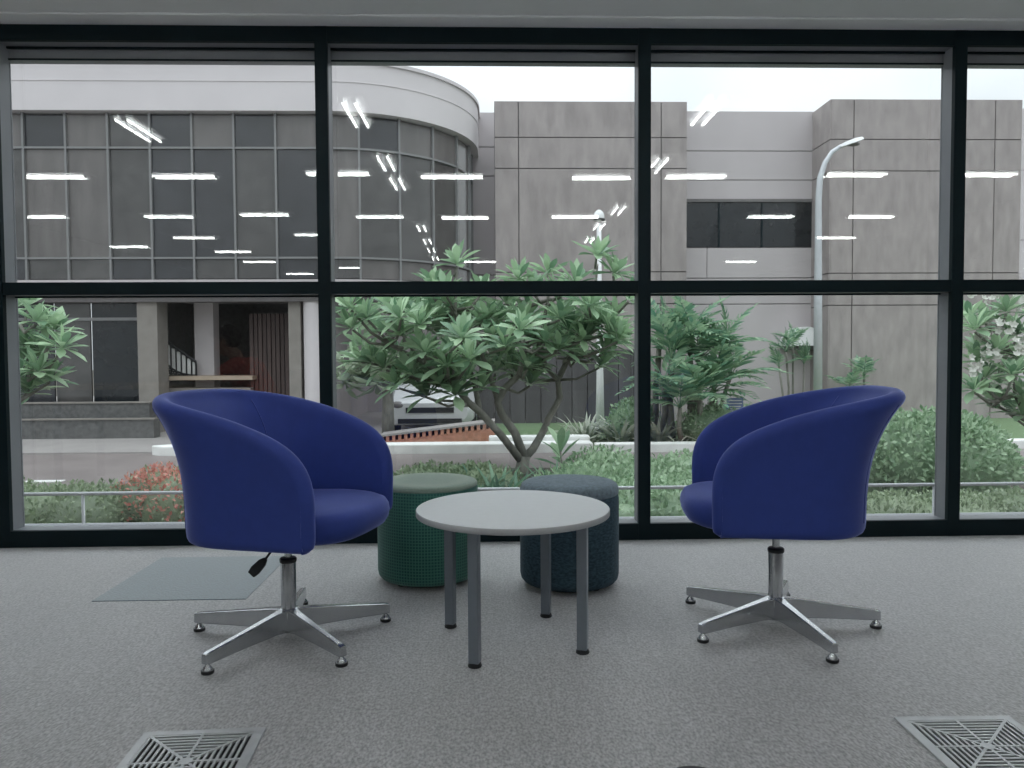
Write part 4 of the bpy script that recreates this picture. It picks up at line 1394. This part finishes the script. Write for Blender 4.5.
# drooping tree with a pale upright trunk before the car
t3 = at(388, 430, 13.5); t3.z = G + 0.03
limbs = [([t3, at(388, 400, 13.5), at(387, 380, 13.5), at(386, 362, 13.5)], [0.12, 0.1, 0.1, 0.08]),
         ([at(387, 380, 13.5), at(372, 366, 13.2)], [0.05, 0.03])]
rp = [(372, 364), (352, 370), (386, 360), (362, 378), (345, 382), (376, 384)]
plumeria('drooping_tree', 'small tree with drooping grey green leaves and a thick trunk before the white car', t3, limbs, [at(u, v, 13.4 + rn.uniform(-.3, .3)) for u, v in rp], 4, limit=300, meshes=PLD, lmat='leaf_dry', size=1.6, droop=0.8, nleaf=18)


# ---- palms
def frond_mesh(L, n, lw, ll, arch, seed, spread=0.9):
    rnd = random.Random(seed)
    mb = MB()
    pts = [Vector((0, L * t, L * (0.25 * t - arch * t * t))) for t in [i / 8 for i in range(9)]]
    mb.tube(pts, [0.012 * (1 - 0.8 * i / 8) + 0.002 for i in range(9)], 5)
    for i in range(n):
        t = 0.22 + 0.78 * (i + 0.5) / n
        p = Vector((0, L * t, L * (0.25 * t - arch * t * t)))
        k = math.sin(PI * min(1, 0.25 + 0.72 * t)) ** 0.6
        for s in (-1, 1):
            d = Vector((s * spread, 0.75, 0.12 - 0.25 * rnd.random()))
            v, f = leaf_mesh(ll * k * rnd.uniform(.85, 1.1), lw, 0.3, 0.25, 3, 0.9)
            mb.add(v, f, frame_mtx(p, d, Vector((0, 0, 1))))
    v, f = leaf_mesh(ll * 0.6, lw, 0.3, 0.2, 3, 0.9)
    mb.add(v, f, frame_mtx(pts[-1], Vector((0, 1, -0.3)), Vector((0, 0, 1))))
    return mb


FR = [frond_mesh(0.95, 9, 0.075, 0.36, 0.5, i).mesh('palm_frond', M['leaf_b'], True) for i in range(3)]
FRS = [frond_mesh(0.7, 9, 0.05, 0.3, 0.35, 10 + i).mesh('small_palm_frond', M['leaf_b'], True) for i in range(3)]


def palm(name, label, stems, meshes, seed, per=9, scale=1.0, base=None, elr=(25, 80)):
    rnd = random.Random(seed)
    b = Vector(base or stems[0][0])
    root = thing(name, label, 'palm', b, 0)
    for foot, top, r in stems:
        foot, top = Vector(foot), Vector(top)
        mid = foot.lerp(top, 0.5) + Vector((rnd.uniform(-.06, .06), 0, 0))
        MB().tube([foot, mid, top], [r * 1.3, r, r * 0.9], 8).build('stem', M['bark'], root, smooth=True, world=True)
        for i in range(per):
            az = i * 2.39996 + rnd.uniform(-.3, .3)
            el = R(rnd.uniform(*elr))
            d = Vector((math.cos(az) * math.cos(el), math.sin(az) * math.cos(el), math.sin(el)))
            obj_mesh('frond', meshes[i % 3], root, frame_mtx(top - b, d, Vector((0, 0, 1)) if el < 1.3 else Vector((1, 0, 0)), scale * rnd.uniform(.75, 1.1)))
    return root


YQ = 12.9


def ground_at(u, Y, z=G + 0.03):
    p = at(u, 400, Y)
    return Vector((p.x, Y, z))


st = [(ground_at(656, YQ + .3), at(660, 336, YQ + .3), 0.05), (ground_at(712, YQ + .4), at(730, 378, YQ + .3), 0.04), (ground_at(682, YQ - .3), at(680, 408, YQ - .4), 0.04), (ground_at(716, YQ), at(714, 392, YQ), 0.04), (ground_at(690, YQ), at(690, 335, YQ + .3), 0.05), (ground_at(672, YQ), at(672, 360, YQ), 0.06), (ground_at(690, YQ + .3), at(700, 360, YQ + .2), 0.05), (ground_at(705, YQ + .5), at(722, 350, YQ + .4), 0.045), (ground_at(660, YQ + .2), at(664, 385, YQ - .2), 0.05), (ground_at(700, YQ - .2), at(700, 398, YQ - .3), 0.05)]
palm('palm_clump', 'dense clump of broad green palms against the pale wall', st, FR, 21, per=11, scale=0.85, elr=(5, 80))
YQ2 = 16.0
st = [(ground_at(782, YQ2), at(779, 367, YQ2), 0.025), (ground_at(788, YQ2), at(786, 352, YQ2), 0.025), (ground_at(793, YQ2 + .1), at(793, 343, YQ2 + .1), 0.025), (ground_at(804, YQ2), at(804, 364, YQ2), 0.022)]
palm('slender_palm', 'slender palms on thin stems before the white canopy', st, FRS, 22, per=7, scale=0.62, elr=(25, 88))
st = [(ground_at(862, 16.4), at(864, 377, 16.4), 0.03), (ground_at(850, 16.3), at(849, 388, 16.3), 0.025)]
palm('slender_palm', 'single pale young palm before the grey wall above the chair back', st, FRS, 23, per=8, scale=0.75, elr=(15, 75))


# ---- hedges and ground cover: leaf masses
def leaf_mass(name, label, blobs, n, size, m, seed, cat='bush', extra=None, base=None):
    """blobs: list of (centre, radii); leaves all over their surfaces"""
    rnd = random.Random(seed)
    zmin = G - 0.01
    b = Vector((blobs[0][0][0], blobs[0][0][1], zmin)) if base is None else Vector(base)
    root = thing(name, label, cat, b)
    core = MB()
    for c, r in blobs:
        core.ball(c, (r[0] * .9, r[1] * .9, r[2] * .9), 16, 10)
    core.v = [(x, y, max(z, zmin)) for x, y, z in core.v]
    o = core.build('twig_mass', m, root, smooth=True, world=True)
    o['kind'] = 'stuff'
    area = [r[0] * r[1] + r[0] * r[2] + r[1] * r[2] for c, r in blobs]
    tot = sum(area)
    mb = MB()
    mf = MB()
    base_leaf = leaf_mesh(1.0, 0.55, 0.3, 0.1, 2, 0.9)
    for (c, r), a in zip(blobs, area):
        c = Vector(c)
        for i in range(int(n * a / tot)):
            while True:
                d = Vector((rnd.gauss(0, 1), rnd.gauss(0, 1), rnd.gauss(0, 1)))
                if d.length > 0.1:
                    break
            d.normalize()
            if d.z < -0.35 or d.y > 0.75:
                continue
            p = c + Vector((d.x * r[0], d.y * r[1], d.z * r[2])) * rnd.uniform(0.88, 1.06)
            if p.z < zmin:
                continue
            nn = Vector((d.x / r[0], d.y / r[1], d.z / r[2])).normalized()
            g = (nn + Vector((rnd.gauss(0, .7), rnd.gauss(0, .7), rnd.gauss(0, .7) + .3))).normalized()
            tgt = mf if (extra and rnd.random() < extra[1] * max(0, nn.z + 0.25)) else mb
            tgt.add(*base_leaf, frame_mtx(p, g, nn, size * rnd.uniform(.6, 1.2)))
    o = mb.build('foliage', m, root, smooth=True, world=True)
    o['kind'] = 'stuff'
    if mf.v:
        o = mf.build('blossom', extra[0], root, smooth=True, world=True)
        o['kind'] = 'stuff'
    return root


def blob(u, v, Y, rx, ry, rz):
    p = at(u, v, Y)
    return ((p.x, p.y, p.z), (rx, ry, rz))


leaf_mass('round_hedge', 'big round clipped hedge behind the back of the facing chair', [blob(935, 462, 8.3, 0.82, 0.6, 0.56), blob(890, 462, 8.2, 0.6, 0.6, 0.54), blob(965, 470, 8.0, 0.5, 0.45, 0.42), blob(850, 468, 8.2, 0.5, 0.5, 0.45)], 15000, 0.07, M['leaf_hedge'], 31)
bl = []
rr_ = random.Random(5)
for i in range(26):
    u = rr_.uniform(575, 760)
    Y = rr_.uniform(6.6, 9.0)
    x = at(u, 450, Y).x
    bl.append(((x, Y, G + 0.04 + 0.05 * (Y - 6.6)), (rr_.uniform(.4, .6), rr_.uniform(.35, .5), rr_.uniform(.22, .34))))
leaf_mass('ground_cover_shrub', 'spreading light green leafy ground cover behind the slate ottoman', bl, 22000, 0.07, M['leaf_hedge'], 32, cat='shrub')
bl = []
for i in range(12):
    u = rr_.uniform(390, 500)
    Y = rr_.uniform(7.6, 8.8)
    bl.append(((at(u, 450, Y).x, Y, G + 0.02), (rr_.uniform(.35, .5), .4, rr_.uniform(.2, .3))))
leaf_mass('ground_cover_shrub', 'dull olive ground cover behind the green ottoman', bl, 9000, 0.06, M['leaf_olive'], 33, cat='shrub')
bl = []
for i in range(10):
    u = -60 + 18 * i
    Y = 6.7 + 0.25 * math.sin(i * 2.1)
    bl.append(((at(u, 480, Y).x, Y, G + 0.1), (.34, .4, .33 + 0.03 * math.sin(i * 1.7))))
leaf_mass('low_hedge', 'low green hedge outside the first window bay', bl, 16000, 0.045, M['leaf_olive'], 34, cat='hedge')
bl = []
for i in range(7):
    u = 145 + 16 * i
    Y = 6.9 + 0.2 * math.sin(i * 2.6)
    bl.append(((at(u, 480, Y).x, Y, G + 0.14), (.32, .38, .36 + 0.05 * math.sin(i * 1.3) + 0.01 * i)))
leaf_mass('flowering_bush', 'low bush with red blossom tips beside the blue chair back', bl, 13000, 0.045, M['leaf_olive'], 35, extra=(M['flower'], 0.75))
bl = [((at(u, 470, 6.8).x, 6.8, G + 0.02), (.5, .45, .24)) for u in (900, 960, 1020, 1080)]
leaf_mass('low_hedge', 'low dull green hedge at the foot of the round hedge', bl, 10000, 0.045, M['leaf_olive'], 36, cat='hedge')
bl = [((at(u, 430, 12.8).x, 12.8, G + 0.25), (.45, .4, .42)) for u in (705, 720)] + [((at(u, 430, 13.6).x, 13.6, G + 0.2), (.5, .4, .4)) for u in (745, 775)]
leaf_mass('rounded_shrub', 'rounded fine leaved shrub beside the notice sign', bl, 5000, 0.06, M['leaf_hedge'], 37, cat='shrub')
bl = [((at(u, 430, 13.4).x, 13.4, G + 0.2), (.4, .35, .55)) for u in (630, 638)]
leaf_mass('rounded_shrub', 'rounded green shrub just left of the middle mullion', bl, 3000, 0.07, M['leaf_hedge'], 38, cat='shrub')


# ---- spiky clumps
def blade_mesh(L, w, bend, seed):
    v, f = [], []
    n = 6
    for i in range(n + 1):
        t = i / n
        ww = w * 0.5 * (1 - t ** 2.2) * (0.6 + 0.8 * min(1, t * 3)) * 0.8
        y, z = bend * L * t * t, L * t * (1 - 0.25 * bend * t)
        v += [(-ww, y - ww * 0.3, z), (0, y, z), (ww, y - ww * 0.3, z)]
    for i in range(n):
        a = i * 3
        f += [(a, a + 1, a + 4, a + 3), (a + 1, a + 2, a + 5, a + 4)]
    return v, f


BLD = [blade_mesh(0.55, 0.06, b, 0) for b in (0.2, 0.45, 0.75)]
BLM = [mesh_of('strap_blade', q, M['leaf_strap']) for q in BLD]


def clump(name, label, pos, n, scale, seed, meshes=None, data=BLD, m=None, cat='plant', spread=0.12):
    rnd = random.Random(seed)
    root = thing(name, label, cat, pos)
    joined = MB()
    for i in range(n):
        az = i * 2.39996 + rnd.uniform(-.3, .3)
        tilt = rnd.uniform(0.05, 0.75)
        r = spread * math.sqrt(rnd.random())
        mt = Matrix.Translation((r * math.cos(az), r * math.sin(az), 0)) @ Matrix.Rotation(az - PI / 2, 4, 'Z') @ Matrix.Rotation(-tilt * 0.8, 4, 'X') @ Matrix.Scale(scale * rnd.uniform(.65, 1.1), 4)
        k = rnd.randrange(3)
        if meshes:
            obj_mesh('blade', meshes[k], root, mt)
        else:
            joined.add(*data[k], mt)
    if not meshes:
        o = joined.build('blades', m, root, smooth=True)
        o['kind'] = 'stuff'
    return root


GS = G - 0.005
for u, Y, s, lab in ((482, 8.0, 0.9, 'strap leaved lily clump furthest left behind the green ottoman'), (500, 7.9, 1.0, 'strap leaved lily clump directly left of the frangipani trunk'), (516, 7.7, 0.8, 'short strap leaved lily clump at the frangipani trunk'), (556, 8.0, 0.95, 'strap leaved lily clump right of the frangipani trunk')):
    p = at(u, 470, Y)
    clump('lily_clump', lab, (p.x, Y, GS), 16, s, int(u), BLM)
BLV = [blade_mesh(0.62, 0.07, b, 0) for b in (0.4, 0.8, 1.1)]
for u, Y, s, lab in ((586, 13.3, 0.8, 'pale variegated grass clump left of the white post'), (621, 13.1, 0.95, 'pale variegated grass clump right of the white post'), (659, 13.0, 0.9, 'pale variegated grass clump right of the middle mullion'), (694, 12.95, 0.8, 'pale variegated grass clump beside the fine leaved shrub')):
    p = at(u, 440, Y)
    clump('variegated_grass', lab, (p.x, Y, G + 0.035), 75, s * 1.1, int(u), None, BLV, M['leaf_pale'], spread=0.25)
# broad leaved seedling beside the trunk
p = at(560, 470, 8.6)
sd = thing('broad_leaved_seedling', 'young plant with upright broad leaves right of the tree trunk', 'plant', (p.x, 8.6, GS))
MB().tube([(0, 0, 0), (0.02, 0, 0.3), (0.0, 0, 0.5)], [0.015, 0.012, 0.008], 6).build('stem', M['bark'], sd, smooth=True)
for i in range(11):
    az = i * 2.4
    el = R(75 - 6 * i)
    d = Vector((math.cos(az) * math.cos(el), math.sin(az) * math.cos(el), math.sin(el)))
    obj_mesh('leaf', PLM[i % 3], sd, frame_mtx(Vector((0, 0, 0.5 - 0.025 * i)), d, Vector((0, 0, 1)), 0.85))

# ================================================================== reader at a desk (mirrored in the glass)
dk = thing('study_desk', 'pale wooden study desk mirrored in the glass above the chair with the lever', 'desk', (-2.6, 2.05, 0))
MB().box(-0.6, 0.6, -0.35, 0.35, 0.72, 0.75).build('desk_top', M['desk_wood'], dk, bevel=0.004)
for sx_ in (-1, 1):
    for sy_ in (-1, 1):
        MB().box(sx_ * 0.55 - 0.02, sx_ * 0.55 + 0.02, sy_ * 0.3 - 0.02, sy_ * 0.3 + 0.02, 0, 0.72).build('leg', M['leg'], dk)
bk = thing('open_book', 'open white book lying on the study desk', 'book', (-2.3, 2.05, 0.75))
MB().hexa([(-0.1, -0.15, 0), (0.1, -0.15, 0), (0.1, 0, 0), (-0.1, 0, 0), (-0.1, -0.15, 0.008), (0.1, -0.15, 0.008), (0.1, 0, 0.016), (-0.1, 0, 0.016)]).build('page_block', M['paper'], bk)
MB().hexa([(-0.1, 0, 0), (0.1, 0, 0), (0.1, 0.15, 0), (-0.1, 0.15, 0), (-0.1, 0, 0.016), (0.1, 0, 0.016), (0.1, 0.15, 0.008), (-0.1, 0.15, 0.008)]).build('page_block', M['paper'], bk)

# desk chair
dc = thing('desk_chair', 'plain grey chair under the person at the study desk', 'chair', (-1.76, 2.05, 0))
MB().box(-0.22, 0.22, -0.22, 0.22, 0.42, 0.455).build('seat', M['jeans'], dc, bevel=0.01)
MB().hexa([(0.2, -0.2, 0.55), (0.23, -0.2, 0.55), (0.23, 0.2, 0.55), (0.2, 0.2, 0.55), (0.24, -0.2, 0.85), (0.27, -0.2, 0.85), (0.27, 0.2, 0.85), (0.24, 0.2, 0.85)]).build('backrest', M['jeans'], dc, bevel=0.008)
for sx_ in (-1, 1):
    for sy_ in (-1, 1):
        top = (0.24, sy_ * 0.19, 0.8) if sx_ > 0 else (-0.18, sy_ * 0.19, 0.42)
        MB().tube([(sx_ * 0.2, sy_ * 0.2, 0), (sx_ * 0.19, sy_ * 0.19, 0.42), top], 0.012, 8).build('leg', M['leg'], dc, smooth=True)

pe = thing('person', 'person in a red short sleeved shirt leaning over the desk', 'person', (-1.76, 2.05, 0))
PX, PY = -1.76, 2.05


def remesh(ob, vox, it=4):
    r = ob.modifiers.new('remesh', 'REMESH'); r.mode = 'VOXEL'; r.voxel_size = vox; r.use_smooth_shade = True
    s = ob.modifiers.new('smooth', 'SMOOTH'); s.iterations = it; s.factor = 0.5
    return ob


# body (faces -x; local coordinates, z from the floor)
HC = Vector((-0.27, 0, 1.08))            # head centre
hip = Vector((0.03, 0, 0.53)); chest = Vector((-0.1, 0, 0.8)); nk = Vector((-0.175, 0, 0.93))
bd = MB()
bd.capsule(hip + Vector((0, -.07, 0)), hip + Vector((0, .07, 0)), .11, .11, 16)
bd.capsule(hip, chest, .125, .13, 16)
bd.capsule(chest + Vector((0, -.08, 0.03)), chest + Vector((0, .08, 0.03)), .1, .1, 16)
bd.capsule(nk, HC + Vector((0.03, 0, -0.06)), .052, .05, 14)
ax = Vector((-0.88, 0, -0.47)).normalized()        # direction of the face
upv = Vector((-0.47, 0, 0.88)).normalized()
bd.ball(HC, (0.09, 0.075, 0.108), 20, 14)
bd.ball(HC + ax * 0.025 - upv * 0.055, (0.062, 0.056, 0.06), 16, 10)    # jaw
bd.capsule(HC + ax * 0.083 + upv * 0.012, HC + ax * 0.102 - upv * 0.022, .008, .014, 8)    # nose
for s in (-1, 1):
    bd.ball(HC + Vector((0.012, s * 0.077, -0.01)), (0.02, 0.01, 0.03), 10, 8)   # ears
    sh_ = Vector((-0.13, s * 0.185, 0.885)); el_ = Vector((-0.29, s * 0.235, 0.79)); wr = Vector((-0.47, s * 0.1, 0.79))
    bd.capsule(chest + Vector((-0.01, s * .1, 0.06)), sh_, .075, .058, 14)
    bd.capsule(sh_, el_, .05, .04, 14)
    bd.capsule(el_, wr, .04, .027, 14)
    dh_ = (wr - el_).normalized(); sd_ = Vector((dh_.y, -dh_.x, 0)) * 1.0
    palm_c = wr + dh_ * 0.055
    bd.capsule(wr + dh_ * 0.01, palm_c + dh_ * 0.02 + sd_ * 0.018, .024, .02, 12)
    bd.capsule(wr + dh_ * 0.01, palm_c + dh_ * 0.02 - sd_ * 0.018, .024, .02, 12)
    for i, (off, ln_) in enumerate(((-0.031, 0.062), (-0.0105, 0.074), (0.0105, 0.069), (0.031, 0.052))):
        a_ = palm_c + dh_ * 0.025 + sd_ * off
        b_ = a_ + dh_ * ln_ * 0.5 + sd_ * off * 0.25 + Vector((0, 0, 0.006))
        c_ = b_ + dh_ * ln_ * 0.5 + Vector((0, 0, -0.022))
        bd.capsule(a_, b_, .0095, .009, 8); bd.capsule(b_, c_, .009, .0075, 8)
    t0 = wr + dh_ * 0.025 - sd_ * 0.022 * s
    t1_ = t0 + dh_ * 0.035 - sd_ * 0.03 * s
    bd.capsule(t0, t1_, .012, .0105, 8); bd.capsule(t1_, t1_ + dh_ * 0.03 - sd_ * 0.004 * s, .0105, .009, 8)
    kn = Vector((-0.38, s * 0.11, 0.52)); ak = Vector((-0.34, s * 0.11, 0.09))
    bd.capsule(hip + Vector((0, s * .09, 0)), kn, .082, .058, 14)
    bd.capsule(kn, ak, .055, .036, 14)
    bd.capsule(ak, ak + Vector((-0.13, 0, -0.05)), .034, .03, 12)
body = remesh(bd.build('body', M['skin'], pe), 0.0065, 3)
# shirt
sm_ = MB()
sm_.capsule(hip + Vector((-0.01, -.075, 0.06)), hip + Vector((-0.01, .075, 0.06)), .115, .115, 16)
sm_.capsule(hip + Vector((0, 0, 0.04)), chest, .145, .147, 16)
sm_.capsule(chest + Vector((0, -.085, 0.03)), chest + Vector((0, .085, 0.03)), .116, .116, 16)
for s in (-1, 1):
    sh_ = Vector((-0.13, s * 0.185, 0.885)); el_ = Vector((-0.29, s * 0.235, 0.79))
    sm_.capsule(chest + Vector((-0.01, s * .1, 0.06)), sh_, .088, .072, 14)
    sm_.tube([sh_, sh_.lerp(el_, 0.35), sh_.lerp(el_, 0.72)], [.068, .064, .06], 16)
remesh(sm_.build('shirt', M['shirt'], pe), 0.009, 4)
tr2 = MB()
for s in (-1, 1):
    kn = Vector((-0.38, s * 0.11, 0.52)); ak = Vector((-0.34, s * 0.11, 0.09))
    tr2.capsule(hip + Vector((0, s * .09, 0)), kn, .1, .074, 14)
    tr2.capsule(kn, ak, .072, .056, 14)
tr2.capsule(hip + Vector((0, -.08, 0)), hip + Vector((0, .08, 0)), .125, .125, 16)
tr_o = remesh(tr2.build('trousers', M['jeans'], pe), 0.01, 4)
for s in (-1, 1):
    sh2 = MB()
    sh2.capsule(Vector((-0.335, s * 0.11, 0.058)), Vector((-0.485, s * 0.112, 0.045)), .058, .045, 14)
    sh2.v = [(x, y, max(z, 0.0)) for x, y, z in sh2.v]
    sh2.build('shoe', M['black'], pe, smooth=True)
hr = MB()
hr.ball(HC + Vector((0.022, 0, 0.022)), (0.098, 0.084, 0.103), 20, 14)
hr.ball(HC + upv * 0.075 + ax * 0.02, (0.075, 0.07, 0.045), 16, 10)
remesh(hr.build('hair', M['hair'], pe), 0.008, 2)
for s in (-1, 1):
    MB().ball(HC + ax * 0.076 + upv * 0.006 + Vector((0, s * 0.031, 0)), (0.011, 0.013, 0.008), 10, 8).build('eye', M['eye'], pe, smooth=True)
    MB().tube([HC + ax * 0.084 + upv * 0.03 + Vector((0, s * 0.016, 0)), HC + ax * 0.08 + upv * 0.032 + Vector((0, s * 0.045, 0))], 0.004, 6).build('eyebrow', M['hair'], pe, smooth=True)
MB().tube([HC + ax * 0.083 - upv * 0.058 + Vector((0, -0.02, 0)), HC + ax * 0.09 - upv * 0.056, HC + ax * 0.083 - upv * 0.058 + Vector((0, 0.02, 0))], [0.003, 0.006, 0.003], 8).build('mouth', M['lip'], pe, smooth=True)
